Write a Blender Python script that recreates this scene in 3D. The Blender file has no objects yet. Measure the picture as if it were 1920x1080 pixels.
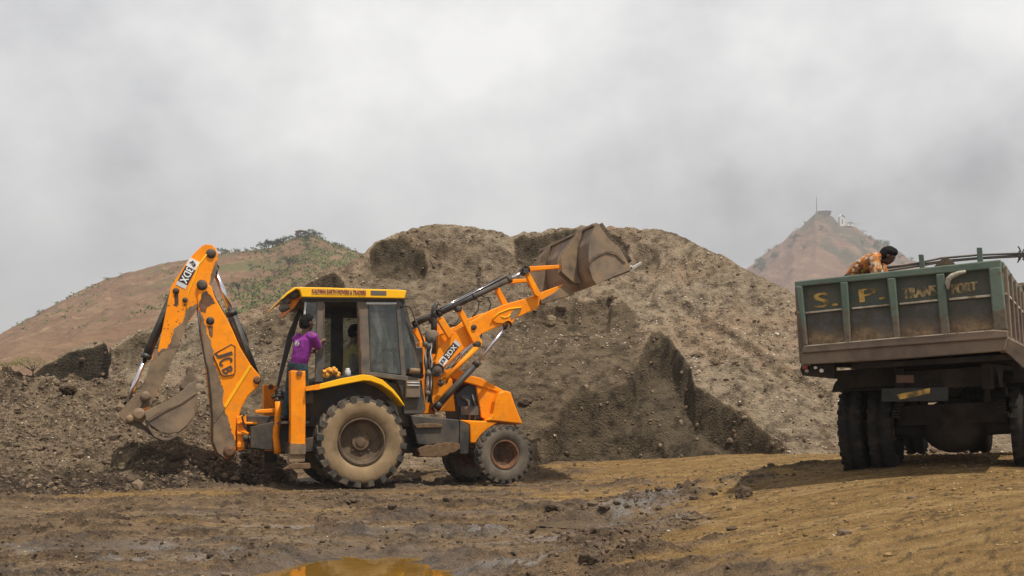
import bpy, bmesh, math, random
import numpy as np
from mathutils import Vector, Matrix

C = bpy.context.scene.collection
SC = bpy.context.scene
R = math.radians
random.seed(7)

# ------------------------------------------------------------------ camera, sky, sun, exposure
FPX, HOR, CAMH = 2000.0, 705.0, 1.67          # focal length in photo pixels, horizon row, eye height
cam_d = bpy.data.cameras.new('camera'); cam = bpy.data.objects.new('camera', cam_d); C.objects.link(cam)
cam.location = (0, 0, CAMH); cam.rotation_euler = (R(90), 0, 0)
cam_d.sensor_width = 36; cam_d.lens = FPX / 1920 * 36
cam_d.shift_y = (HOR - 540) / 1920
cam_d.clip_start = 0.1; cam_d.clip_end = 6000
SC.camera = cam

SUN_DIR = Vector((0.26, -0.22, 0.94)).normalized()
sun_el = math.asin(SUN_DIR.z); sun_az = math.atan2(SUN_DIR.x, SUN_DIR.y)
sun_d = bpy.data.lights.new('sun', 'SUN'); sun = bpy.data.objects.new('sun', sun_d); C.objects.link(sun)
sun_d.energy = 4.7; sun_d.angle = R(0.8); sun_d.color = (1.0, 0.94, 0.84)
sun.rotation_euler = SUN_DIR.to_track_quat('Z', 'Y').to_euler()

world = bpy.data.worlds.new('World'); SC.world = world; world.use_nodes = True
wn, wl = world.node_tree.nodes, world.node_tree.links
wn.clear()
def wnode(t, **k):
    n = wn.new(t)
    for a, b in k.items(): setattr(n, a, b)
    return n
out = wnode('ShaderNodeOutputWorld'); bg = wnode('ShaderNodeBackground'); bg.inputs['Strength'].default_value = 0.1
sky = wnode('ShaderNodeTexSky', sky_type='NISHITA', sun_disc=False)
sky.sun_elevation = sun_el; sky.sun_rotation = sun_az; sky.dust_density = 3.0
tc = wnode('ShaderNodeTexCoord'); sep = wnode('ShaderNodeSeparateXYZ')
wl.new(tc.outputs['Generated'], sep.inputs[0])
def wmath(op, a, b=None, clamp=False):
    n = wnode('ShaderNodeMath', operation=op, use_clamp=clamp)
    for i, v in enumerate((a, b)):
        if v is None: continue
        if isinstance(v, (int, float)): n.inputs[i].default_value = v
        else: wl.new(v, n.inputs[i])
    return n.outputs[0]
zc = wmath('MAXIMUM', sep.outputs['Z'], 0.0)
# clouds lie on a sheet overhead: project the view direction onto it
den = wmath('ADD', zc, 0.16)
cx = wmath('DIVIDE', sep.outputs['X'], den); cy = wmath('DIVIDE', sep.outputs['Y'], den)
comb = wnode('ShaderNodeCombineXYZ'); wl.new(cx, comb.inputs[0]); wl.new(cy, comb.inputs[1])
def wnoise(scale, detail, rough, offs, stretch=(1, 1, 1), dist=0.0):
    mp = wnode('ShaderNodeMapping'); mp.inputs['Location'].default_value = offs; mp.inputs['Scale'].default_value = stretch
    wl.new(tc.outputs['Generated'], mp.inputs[0])
    n = wnode('ShaderNodeTexNoise'); n.inputs['Scale'].default_value = scale; n.inputs['Detail'].default_value = detail
    n.inputs['Roughness'].default_value = rough; n.inputs['Distortion'].default_value = dist
    wl.new(mp.outputs[0], n.inputs['Vector']); return n.outputs['Fac']
CLOUD_OFF = (31.0, 2.0, 7.91)
n1 = wnoise(3.1, 8.0, 0.54, CLOUD_OFF, (1, 1, 1.25), 0.0)
n2 = wnoise(1.3, 3.0, 0.5, (9.3, 4.2, 2.0), (1, 1, 1.5))
mixn = wmath('ADD', wmath('MULTIPLY', n1, 0.68), wmath('MULTIPLY', n2, 0.32))
ramp = wnode('ShaderNodeValToRGB'); wl.new(mixn, ramp.inputs[0])
e = ramp.color_ramp.elements
e[0].position = 0.39; e[0].color = (3.5, 3.54, 3.68, 1)
e[1].position = 0.62; e[1].color = (10.3, 10.2, 9.95, 1)
m = e.new(0.49); m.color = (7.0, 7.0, 7.08, 1)
# veil of even grey towards the horizon
veil = wmath('SUBTRACT', 1.0, wmath('DIVIDE', zc, 0.24), True)
veil = wmath('MULTIPLY', wmath('MULTIPLY', veil, veil), 0.6)
mxv = wnode('ShaderNodeMixRGB'); wl.new(veil, mxv.inputs[0]); wl.new(ramp.outputs[0], mxv.inputs[1]); mxv.inputs[2].default_value = (6.6, 6.6, 6.6, 1)
mxs = wnode('ShaderNodeMixRGB'); mxs.inputs[0].default_value = 0.94; wl.new(sky.outputs[0], mxs.inputs[1]); wl.new(mxv.outputs[0], mxs.inputs[2])
wl.new(mxs.outputs[0], bg.inputs['Color']); wl.new(bg.outputs[0], out.inputs['Surface'])

SC.view_settings.view_transform = 'Standard'; SC.view_settings.look = 'None'
SC.view_settings.exposure = 0.13; SC.view_settings.gamma = 1.0
SC.render.engine = 'CYCLES'
SC.cycles.max_bounces = 6; SC.cycles.volume_bounces = 0; SC.cycles.transparent_max_bounces = 12
SC.cycles.use_denoising = True

# ------------------------------------------------------------------ noise in numpy
def _hash(ix, iy, iz, seed):
    h = (ix.astype(np.int64) * 374761393 + iy.astype(np.int64) * 668265263 + iz.astype(np.int64) * 2147483647 + seed * 974711) & 0xFFFFFFFF
    h = ((h ^ (h >> 13)) * 1274126177) & 0xFFFFFFFF
    h = ((h ^ (h >> 16)) * 2246822519) & 0xFFFFFFFF
    return ((h ^ (h >> 15)) & 0xFFFFFF) / float(0xFFFFFF)
def vnoise(x, y, z=None, seed=0):
    if z is None: z = np.zeros_like(x)
    fx, fy, fz = np.floor(x), np.floor(y), np.floor(z)
    tx, ty, tz = x - fx, y - fy, z - fz
    tx = tx*tx*tx*(tx*(tx*6-15)+10); ty = ty*ty*ty*(ty*(ty*6-15)+10); tz = tz*tz*tz*(tz*(tz*6-15)+10)
    r = 0
    for dx in (0, 1):
        for dy in (0, 1):
            for dz in (0, 1):
                w = (tx if dx else 1-tx) * (ty if dy else 1-ty) * (tz if dz else 1-tz)
                r = r + w * _hash(fx+dx, fy+dy, fz+dz, seed)
    return r * 2 - 1
def fbm(x, y, z=None, octv=5, gain=0.5, lac=2.03, seed=0):
    s = 0; a = 1.0; f = 1.0; t = 0
    for o in range(octv):
        s = s + a * vnoise(x*f + o*17.3, y*f - o*9.1, None if z is None else z*f + o*4.7, seed+o); t += a; a *= gain; f *= lac
    return s / t
def ridged(x, y, z=None, octv=4, gain=0.5, seed=0):
    s = 0; a = 1.0; f = 1.0; t = 0
    for o in range(octv):
        s = s + a * (1 - 2*np.abs(vnoise(x*f + o*7.7, y*f + o*3.3, None if z is None else z*f, seed+o))); t += a; a *= gain; f *= 2.1
    return s / t
def ss(a, b, x):
    t = np.clip((x - a) / (b - a), 0, 1); return t*t*(3-2*t)
def lut(pts, x):
    p = np.array(pts, float); return np.interp(x, p[:, 0], p[:, 1])

# ------------------------------------------------------------------ object helpers
def tag(o, label=None, cat=None, group=None, kind=None):
    if label: o['label'] = label
    if cat: o['category'] = cat
    if group: o['group'] = group
    if kind: o['kind'] = kind
    return o
def empty(name, matrix=None, parent=None):
    o = bpy.data.objects.new(name, None); C.objects.link(o); o.empty_display_size = 0.3
    if matrix is not None: o.matrix_world = matrix
    if parent: o.parent = parent
    return o
SPLIT_NAMES = set('pivot_pin knuckle mud_patch hinge_arm tipping_link axle_bracket slew_cylinder hydraulic_hose hydraulic_pipe pipe_fitting rail_post rail_bar cross_bar engine_pipe box_strap side_tank rear_frame cross_tube front_nose loader_tower edge_bar under_gear chassis_frame king_post bonnet oil_pipe'.split())
class MB:
    """collects shapes in one mesh"""
    def __init__(s): s.v = []; s.f = []; s.m = []; s.sm = []
    def add(s, verts, faces, mi=0, smooth=False):
        b = len(s.v); s.v += [tuple(v) for v in verts]
        for f in faces: s.f.append([b+i for i in f]); s.m.append(mi); s.sm.append(smooth)
        return s
    def prism(s, pts, y0, y1, mi=0):
        n = len(pts); v = [(p[0], y0, p[1]) for p in pts] + [(p[0], y1, p[1]) for p in pts]
        f = [list(range(n))[::-1], list(range(n, 2*n))] + [[i, (i+1) % n, n+(i+1) % n, n+i] for i in range(n)]
        return s.add(v, f, mi)
    def box(s, c, d, rot=None, mi=0):
        v = []
        for i in range(8):
            p = Vector(((i & 1)-.5, ((i >> 1) & 1)-.5, ((i >> 2) & 1)-.5)); p = Vector((p.x*d[0], p.y*d[1], p.z*d[2]))
            if rot is not None: p = rot @ p
            v.append(p + Vector(c))
        return s.add(v, [(0,2,3,1),(4,5,7,6),(0,1,5,4),(2,6,7,3),(0,4,6,2),(1,3,7,5)], mi)
    def quadbox(s, q4, off, mi=0):
        """four corners pushed along off"""
        off = Vector(off); q = [Vector(p) for p in q4]; v = q + [p+off for p in q]
        return s.add(v, [(0,1,2,3),(7,6,5,4),(0,4,5,1),(1,5,6,2),(2,6,7,3),(3,7,4,0)], mi)
    def tube(s, pts, r, n=10, mi=0, cap=True, round_end=False):
        pts = [Vector(p) for p in pts]; rs = list(r) if isinstance(r, (list, tuple)) else [r]*len(pts)
        if round_end:
            a, b = pts[0], pts[-1]; da = (pts[0]-pts[1]).normalized(); db = (pts[-1]-pts[-2]).normalized()
            pre = [(a + da*rs[0]*k, rs[0]*math.sqrt(max(0, 1-k*k))+1e-4) for k in (.97, .8, .45)]
            post = [(b + db*rs[-1]*k, rs[-1]*math.sqrt(max(0, 1-k*k))+1e-4) for k in (.45, .8, .97)]
            pts = [p[0] for p in pre] + pts + [p[0] for p in post]; rs = [p[1] for p in pre] + rs + [p[1] for p in post]
        v = []; prev = None
        for i, p in enumerate(pts):
            t = (pts[min(i+1, len(pts)-1)] - pts[max(i-1, 0)]).normalized()
            if prev is None:
                u = t.orthogonal().normalized()
            else:
                u = prev - t*prev.dot(t); u = u.normalized() if u.length > 1e-6 else t.orthogonal().normalized()
            prev = u; w = t.cross(u)
            for k in range(n):
                a = 2*math.pi*k/n; v.append(p + (u*math.cos(a) + w*math.sin(a))*rs[i])
        f = []
        for i in range(len(pts)-1):
            for k in range(n): f.append((i*n+k, i*n+(k+1) % n, (i+1)*n+(k+1) % n, (i+1)*n+k))
        s.add(v, f, mi, True)
        b = len(s.v) - len(v)
        if cap:
            s.f += [[b+k for k in range(n)][::-1], [b+(len(pts)-1)*n+k for k in range(n)]]; s.m += [mi, mi]; s.sm += [False, False]
        return s
    def lathe(s, prof, c=(0,0,0), axis='Y', n=40, mi=0, smooth=True, closed=True):
        """prof: (radius, along-axis) pairs"""
        v = []; f = []; k = len(prof)
        for i in range(n):
            a = 2*math.pi*i/n; ca, sa = math.cos(a), math.sin(a)
            for r, h in prof:
                p = {'Y': (r*ca, h, r*sa), 'X': (h, r*ca, r*sa), 'Z': (r*ca, r*sa, h)}[axis]
                v.append((p[0]+c[0], p[1]+c[1], p[2]+c[2]))
        kk = k if closed else k-1
        for i in range(n):
            for j in range(kk):
                f.append((i*k+j, i*k+(j+1) % k, ((i+1) % n)*k+(j+1) % k, ((i+1) % n)*k+j))
        return s.add(v, f, mi, smooth)
    def ball(s, c, r, mi=0, nu=12, nv=8, sq=(1,1,1)):
        v = []; f = []
        for j in range(nv+1):
            t = math.pi*j/nv
            for i in range(nu):
                a = 2*math.pi*i/nu; v.append((c[0]+r*sq[0]*math.sin(t)*math.cos(a), c[1]+r*sq[1]*math.sin(t)*math.sin(a), c[2]+r*sq[2]*math.cos(t)))
        for j in range(nv):
            for i in range(nu): f.append((j*nu+i, (j+1)*nu+i, (j+1)*nu+(i+1) % nu, j*nu+(i+1) % nu))
        return s.add(v, f, mi, True)
    def islands(s):
        par = list(range(len(s.v)))
        def find(a):
            while par[a] != a: par[a] = par[par[a]]; a = par[a]
            return a
        for f in s.f:
            for i in f[1:]: par[find(i)] = find(f[0])
        gr = {}
        for k, f in enumerate(s.f): gr.setdefault(find(f[0]), []).append(k)
        out_ = []
        for ks in gr.values():
            m_ = MB(); mp = {}
            for k in ks:
                m_.f.append([mp.setdefault(i, len(mp)) for i in s.f[k]]); m_.m.append(s.m[k]); m_.sm.append(s.sm[k])
            m_.v = [None]*len(mp)
            for i, j in mp.items(): m_.v[j] = s.v[i]
            out_.append(m_)
        return out_
    def build(s, name, mats, parent=None, bevel=0.0, flip=True, merge=True):
        if name in SPLIT_NAMES and parent is not None:
            isl = s.islands()
            if len(isl) > 1:
                for q in isl: o = q._build(name, mats, parent, bevel, flip, merge)
                return o
        return s._build(name, mats, parent, bevel, flip, merge)
    def _build(s, name, mats, parent=None, bevel=0.0, flip=True, merge=True):
        me = bpy.data.meshes.new(name); bm = bmesh.new()
        bv = [bm.verts.new(p) for p in s.v]
        for f, mi, sm in zip(s.f, s.m, s.sm):
            try: fc = bm.faces.new([bv[i] for i in f])
            except ValueError: continue
            fc.material_index = mi; fc.smooth = sm
        if merge: bmesh.ops.remove_doubles(bm, verts=bm.verts, dist=1e-5)
        if flip: bmesh.ops.recalc_face_normals(bm, faces=bm.faces)
        bm.to_mesh(me); bm.free()
        for mm in (mats if isinstance(mats, (list, tuple)) else [mats]): me.materials.append(mm)
        o = bpy.data.objects.new(name, me); C.objects.link(o)
        if parent: o.parent = parent
        if bevel:
            b = o.modifiers.new('bevel', 'BEVEL'); b.width = bevel; b.segments = 2; b.limit_method = 'ANGLE'; b.angle_limit = R(40)
        return o
def grid_obj(name, X, Y, Z, mat, attrs={}, parent=None):
    nr, nc = X.shape
    me = bpy.data.meshes.new(name); nv = nr*nc
    me.vertices.add(nv)
    me.vertices.foreach_set('co', np.stack([X, Y, Z], -1).reshape(-1).astype(np.float32))
    i = np.arange(nv).reshape(nr, nc)
    q = np.stack([i[:-1, :-1], i[:-1, 1:], i[1:, 1:], i[1:, :-1]], -1).reshape(-1, 4)
    nf = len(q)
    me.loops.add(nf*4); me.loops.foreach_set('vertex_index', q.reshape(-1).astype(np.int32))
    me.polygons.add(nf); me.polygons.foreach_set('loop_start', (np.arange(nf)*4).astype(np.int32))
    me.polygons.foreach_set('use_smooth', np.ones(nf, bool))
    me.update(calc_edges=True); me.validate()
    for k, a in attrs.items():
        at = me.attributes.new(k, 'FLOAT', 'POINT'); at.data.foreach_set('value', a.reshape(-1).astype(np.float32))
    me.materials.append(mat)
    o = bpy.data.objects.new(name, me); C.objects.link(o)
    if parent: o.parent = parent
    return o
def soup(name, V, F, mat, parent=None, smooth=False):
    """V (n,3), F (m,k) arrays -> one mesh"""
    me = bpy.data.meshes.new(name); k = F.shape[1]
    me.vertices.add(len(V)); me.vertices.foreach_set('co', V.reshape(-1).astype(np.float32))
    me.loops.add(F.size); me.loops.foreach_set('vertex_index', F.reshape(-1).astype(np.int32))
    me.polygons.add(len(F)); me.polygons.foreach_set('loop_start', (np.arange(len(F))*k).astype(np.int32))
    me.polygons.foreach_set('use_smooth', np.full(len(F), smooth))
    me.update(calc_edges=True)
    me.materials.append(mat)
    o = bpy.data.objects.new(name, me); C.objects.link(o)
    if parent: o.parent = parent
    return o

# ------------------------------------------------------------------ materials
def lin(r, g, b):
    def f(c):
        c /= 255.0; return c/12.92 if c <= .04045 else ((c+.055)/1.055)**2.4
    return (f(r), f(g), f(b), 1)
class NT:
    def __init__(s, name):
        s.mat = bpy.data.materials.new(name); s.mat.use_nodes = True
        s.n, s.l = s.mat.node_tree.nodes, s.mat.node_tree.links
        s.b = s.n['Principled BSDF']; s.tc = s.n.new('ShaderNodeTexCoord')
    def noise(s, scale, detail=4, rough=.55, coord='Object', stretch=None, off=None, dist=0):
        n = s.n.new('ShaderNodeTexNoise'); n.inputs['Scale'].default_value = scale; n.inputs['Detail'].default_value = detail
        n.inputs['Roughness'].default_value = rough; n.inputs['Distortion'].default_value = dist
        src = s.tc.outputs[coord]
        if stretch or off:
            mp = s.n.new('ShaderNodeMapping'); mp.inputs['Scale'].default_value = stretch or (1,1,1); mp.inputs['Location'].default_value = off or (0,0,0)
            s.l.new(src, mp.inputs[0]); src = mp.outputs[0]
        s.l.new(src, n.inputs['Vector']); return n.outputs['Fac']
    def voro(s, scale, coord='Object', out='Distance'):
        n = s.n.new('ShaderNodeTexVoronoi'); n.inputs['Scale'].default_value = scale; s.l.new(s.tc.outputs[coord], n.inputs['Vector']); return n.outputs[out]
    def attr(s, name):
        n = s.n.new('ShaderNodeAttribute'); n.attribute_name = name; return n.outputs['Fac']
    def ramp(s, fac, stops):
        n = s.n.new('ShaderNodeValToRGB'); s.l.new(fac, n.inputs[0]); e = n.color_ramp.elements
        e[0].position, e[0].color = stops[0]; e[1].position, e[1].color = stops[-1]
        for p, c in stops[1:-1]: q = e.new(p); q.color = c
        return n.outputs[0]
    def step(s, fac, a, b):
        n = s.n.new('ShaderNodeMapRange'); n.interpolation_type = 'SMOOTHSTEP'; s.l.new(fac, n.inputs[0])
        n.inputs[1].default_value = a; n.inputs[2].default_value = b; return n.outputs[0]
    def mix(s, fac, a, b, mode='MIX'):
        n = s.n.new('ShaderNodeMixRGB'); n.blend_type = mode
        for i, v in enumerate((fac, a, b)):
            if hasattr(v, 'is_linked'): s.l.new(v, n.inputs[i])
            elif i == 0: n.inputs[0].default_value = v
            else: n.inputs[i].default_value = v
        return n.outputs[0]
    def math(s, op, a, b=0.0, clamp=False):
        n = s.n.new('ShaderNodeMath'); n.operation = op; n.use_clamp = clamp
        for i, v in enumerate((a, b)):
            if hasattr(v, 'is_linked'): s.l.new(v, n.inputs[i])
            else: n.inputs[i].default_value = v
        return n.outputs[0]
    def bump(s, h, strength, dist):
        n = s.n.new('ShaderNodeBump'); n.inputs['Strength'].default_value = strength; n.inputs['Distance'].default_value = dist
        s.l.new(h, n.inputs['Height']); s.l.new(n.outputs[0], s.b.inputs['Normal']); return n
    def set(s, col=None, rough=None, spec=None, metal=None):
        for key, v in (('Base Color', col), ('Roughness', rough), ('Specular IOR Level', spec), ('Metallic', metal)):
            if v is None: continue
            if hasattr(v, 'is_linked'): s.l.new(v, s.b.inputs[key])
            else: s.b.inputs[key].default_value = v
        return s.mat
    def sepz(s, coord='Object'):
        n = s.n.new('ShaderNodeSeparateXYZ'); s.l.new(s.tc.outputs[coord], n.inputs[0]); return n.outputs
def plain(name, col, rough=.6, metal=0.0, vary=.25, scale=8, spec=.5, dust=None, dust_amt=.3, bump=0.0):
    t = NT(name); c = col if len(col) == 4 else (*col, 1)
    n = t.noise(scale, 5, .6)
    dark = tuple(x*(1-vary) for x in c[:3]) + (1,); lite = tuple(min(1, x*(1+vary)) for x in c[:3]) + (1,)
    cc = t.ramp(n, [(.3, dark), (.7, lite)])
    if dust:
        d = t.step(t.noise(scale*.45, 6, .65, off=(3, 5, 1)), .62-dust_amt*.5, .78-dust_amt*.3)
        cc = t.mix(d, cc, (*dust, 1)); r = t.mix(d, (rough,)*3+(1,), (.9, .9, .9, 1)); t.l.new(r, t.b.inputs['Roughness']); t.set(cc, None, spec, metal)
    else: t.set(cc, rough, spec, metal)
    if bump: t.bump(t.noise(scale*6, 4), bump, .01)
    return t.mat

def orange_paint(name, base, mud=(.13, .085, .05), level=.9, mudamt=.5):
    """machine paint: chips, dust film, mud splashed on the low parts"""
    t = NT(name); z = t.sepz()
    fine = t.noise(26, 5, .65); big = t.noise(3.2, 5, .6); mid = t.noise(9, 6, .68, off=(4, 1, 7))
    col = t.mix(t.step(big, .3, .75), (base[0]*.86, base[1]*.84, base[2], 1), (base[0], base[1]*1.06, base[2]*1.1, 1))
    dustf = t.math('MULTIPLY', t.step(mid, .43, .74), .32)
    col = t.mix(dustf, col, (.30, .17, .06, 1))
    low = t.math('SUBTRACT', 1.0, t.step(z[2], level-.5, level+.5))
    mudf = t.step(t.math('ADD', t.math('MULTIPLY', low, mudamt), t.math('MULTIPLY', mid, .6)), .62, .72)
    col = t.mix(mudf, col, (*mud, 1))
    streak = t.step(t.noise(5, 6, .7, stretch=(3.2, 3.2, .5), off=(2, 9, 4)), .58, .74)
    col = t.mix(t.math('MULTIPLY', streak, .5), col, (.19, .10, .04, 1))
    chip = t.step(fine, .655, .69)
    col = t.mix(t.math('MULTIPLY', chip, .8), col, (.07, .035, .018, 1))
    t.set(col, t.mix(mudf, (.5, .5, .5, 1), (.9, .9, .9, 1)), .22)
    col = None
    t.bump(t.math('ADD', fine, t.math('MULTIPLY', mudf, 1.5)), .25, .004)
    return t.mat

M = {}
M['orange'] = orange_paint('orange_paint', (.95, .275, .0), level=.66)
M['orange_arm'] = orange_paint('orange_arm_paint', (.96, .285, .0), level=-2, mudamt=0)
M['yellow'] = plain('yellow_roof_paint', (.90, .46, .004), .5, vary=.08, scale=3, dust=(.50, .30, .06), dust_amt=.1, spec=.25)
M['black'] = plain('black_cab_paint', (.022, .021, .019), .5, vary=.3, scale=5, dust=(.09, .07, .05), dust_amt=.35)
M['grey_frame'] = plain('dusty_grey_frame', (.075, .068, .058), .6, vary=.35, scale=7, dust=(.16, .12, .085), dust_amt=.4)
M['dark'] = plain('dark_steel', (.03, .026, .022), .6, vary=.4, scale=6, dust=(.10, .07, .045), dust_amt=.4)
M['mudsteel'] = plain('muddy_steel', (.125, .085, .052), .75, vary=.35, scale=6, dust=(.23, .155, .09), dust_amt=.45, bump=.4)
M['drymud'] = plain('dry_mud', (.14, .088, .05), .95, vary=.3, scale=14, spec=.15, bump=.6)
M['bucket'] = plain('worn_bucket_steel', (.135, .098, .066), .55, metal=.0, vary=.4, scale=4, dust=(.25, .17, .10), dust_amt=.42, bump=.3)
M['rust'] = plain('rusty_steel', (.17, .075, .03), .75, vary=.5, scale=9, dust=(.06, .035, .022), dust_amt=.5, bump=.4)
M['chrome'] = plain('chrome_rod', (.62, .62, .66), .18, metal=1.0, vary=.08)
M['bright'] = plain('polished_edge', (.36, .33, .29), .45, metal=.5, vary=.2)
M['rubber'] = plain('tyre_rubber', (.028, .026, .023), .85, vary=.3, scale=10, dust=(.10, .075, .05), dust_amt=.5)
M['rubber_wall'] = plain('dusty_tyre_sidewall', (.25, .175, .10), .95, vary=.2, scale=4, dust=(.13, .092, .055), dust_amt=.35, spec=.1)
M['rim_dirt'] = plain('muddy_rim', (.085, .06, .04), .85, vary=.35, scale=7, dust=(.15, .10, .06), dust_amt=.35, spec=.2, bump=.3)
M['rubber_wall_grey'] = plain('grey_tyre_sidewall', (.13, .105, .078), .95, vary=.2, scale=5, dust=(.065, .052, .04), dust_amt=.4)
M['hose'] = plain('hydraulic_hose', (.02, .019, .018), .5, vary=.3)
M['white'] = plain('white_decal', (.72, .71, .68), .5, vary=.06)
M['decal_black'] = plain('black_decal', (.018, .018, .022), .45, vary=.1)
M['silver'] = plain('silver_decal', (.5, .5, .5), .4, vary=.12)
M['ink'] = plain('dark_lettering', (.06, .035, .022), .55, vary=.2)
M['redink'] = plain('maroon_lettering', (.22, .04, .03), .55, vary=.2)
def glass():
    t = NT('dusty_window_glass'); t.b.inputs['Transmission Weight'].default_value = 0
    tr = t.n.new('ShaderNodeBsdfTransparent'); tr.inputs[0].default_value = (.60, .64, .62, 1)
    gl = t.n.new('ShaderNodeBsdfGlossy'); gl.inputs['Roughness'].default_value = .04; gl.inputs[0].default_value = (.82, .84, .82, 1)
    df = t.n.new('ShaderNodeBsdfDiffuse'); df.inputs[0].default_value = (.30, .30, .28, 1)
    fr = t.n.new('ShaderNodeFresnel'); fr.inputs[0].default_value = 1.5
    m1 = t.n.new('ShaderNodeMixShader'); m2 = t.n.new('ShaderNodeMixShader')
    d = t.step(t.noise(3.5, 6, .7, stretch=(1.6, 1, .5), dist=.6), .46, .72)
    t.l.new(t.math('ADD', t.math('MULTIPLY', d, .30), .05), m1.inputs[0]); t.l.new(tr.outputs[0], m1.inputs[1]); t.l.new(df.outputs[0], m1.inputs[2])
    t.l.new(t.math('ADD', t.math('MULTIPLY', fr.outputs[0], .75), .02), m2.inputs[0]); t.l.new(m1.outputs[0], m2.inputs[1]); t.l.new(gl.outputs[0], m2.inputs[2])
    o = t.n['Material Output']; t.l.new(m2.outputs[0], o.inputs['Surface']); return t.mat
M['glass'] = glass()

# ------------------------------------------------------------------ ground
def ground_z(x, y):
    """broad lie of the land (m)"""
    rise = .71*ss(-.25 + 1.3*ss(12.5, 15.5, y), 5.1, x - .03*(y-11)) + .06*ss(5.1, 7.5, x)
    rise = rise*(1 - .62*ss(12.3, 18.0, y))
    hollow = -.15*np.exp(-((y-18.0)/1.4)**2)*(1 - ss(0.5, 2.5, x))
    return rise + hollow
def axis(a, b, n): return np.linspace(a, b, n)
# columns are rays from the viewpoint, rows are distances: even detail near and far
u = np.concatenate([np.linspace(-2.4, -.56, 60)[:-1], np.linspace(-.56, .56, 760), np.linspace(.56, 2.4, 60)[1:]])
d = np.concatenate([np.linspace(2.5, 8.3, 60)[:-1], 8.3*np.power(24/8.3, np.linspace(0, 1, 430)), 24*np.power(1450/24, np.linspace(0, 1, 60))[1:]])
UU, DD = np.meshgrid(u, d); GX, GY = UU*DD, DD
gz = ground_z(GX, GY)
px = 960 + UU*FPX; py = HOR + (CAMH-gz)/DD*FPX
fade = 1 - ss(30, 60, DD)
# tyre ruts run left to right, a little askew
a = R(6); rx, ry = GX*math.cos(a)+GY*math.sin(a), -GX*math.sin(a)+GY*math.cos(a)
wob = fbm(GX*.35, GY*.5, octv=3, seed=5)*.55
rut = ridged(rx*.16+3, (ry+wob)*1.05, octv=3, seed=11)
lump = fbm(GX*2.2, GY*3.2, octv=5, gain=.55, seed=21)
clod = np.maximum(ridged(GX*5.5, GY*6.5, octv=4, gain=.6, seed=31), -.2)
muddy_src = (px - 1090 - (py-930)*1.2)/640 + fbm(rx*.35, ry*1.6, octv=5, seed=41)*.95
dry = ss(-.35, .55, muddy_src + .45*fbm(rx*2.2, ry*4.5, octv=5, gain=.65, seed=43))
band = ss(-.2, .35, fbm(rx*.22+8, ry*1.5, octv=4, seed=47))
dry = np.maximum(dry, .8*band*ss(970, 925, py)*ss(60, 130, px))
dry = np.maximum(dry, .55*ss(.15, .6, fbm(rx*.3-4, ry*1.9, octv=4, seed=52)))
rough_amt = ss(.0, 1, 1-dry)*.85 + .15
smooth_right = 1 - .6*ss(1350, 1800, px)*ss(935, 985, py)
tn = fbm(rx*1.5, ry*3.4, octv=6, gain=.68, seed=131)
lumps = ss(.02, .34, tn - .30*dry*ss(.2, .6, dry) + .12*fbm(GX*.5, GY*.7, octv=3, seed=133))
speck = fbm(GX*11, GY*17, octv=3, gain=.7, seed=137)
pale = ss(.10, .34, fbm(rx*.9+5, ry*4.2, octv=6, gain=.66, seed=139))*(1-lumps)
micro = (.045*rut*(.35+.65*rough_amt) + .030*lump*rough_amt + .030*clod*rough_amt*ss(-.5, .4, fbm(GX*.8, GY*1.1, octv=3, seed=61)))*smooth_right + .006*fbm(GX*14, GY*18, octv=3, seed=71) + lumps*(.046+.034*np.maximum(speck, -.6)+.02*clod)*(1-.8*dry)*smooth_right
# ridge of churned mud from (1000,985) to (1500,925)
def ridge_line(p0, p1, w, h):
    (ax, ay), (bx, by) = p0, p1; t = np.clip(((GX-ax)*(bx-ax)+(GY-ay)*(by-ay))/((bx-ax)**2+(by-ay)**2), 0, 1)
    dist = np.hypot(GX-(ax+t*(bx-ax)), GY-(ay+t*(by-ay)))
    return h*np.exp(-(dist/w)**2)*(.45+.55*(clod*.5+.5)) * ss(0, .12, t)*ss(1, .85, t)
micro += ridge_line((.25, 11.6), (3.6, 12.9), .30, .17) + ridge_line((.4, 10.2), (2.0, 10.5), .25, .10) + ridge_line((-5.2, 11.3), (-2.2, 12.4), .35, .08) + ridge_line((.2, 9.1), (1.4, 9.3), .25, .12)
dark_ridge = ridge_line((.25, 11.6), (3.6, 12.9), .36, 1) + ridge_line((.4, 10.2), (2.0, 10.5), .3, 1) + ridge_line((.2, 9.1), (1.4, 9.3), .3, 1)
dark_ridge = dark_ridge*ss(-.45, .25, fbm(GX*2.1, GY*3.5, octv=5, gain=.65, seed=45))
dry = dry*(1-np.clip(dark_ridge*1.3, 0, .8))
# calm the ground under the tyres
for wx, wy, rr in ((-2.2, 15.8, 1.0), (-.1, 16.6, .8), (3.9, 11.6, 1.2), (5.9, 10.6, 1.2)):
    micro *= 1 - .75*np.exp(-(((GX-wx)**2+(GY-wy)**2)/rr**2))
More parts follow.
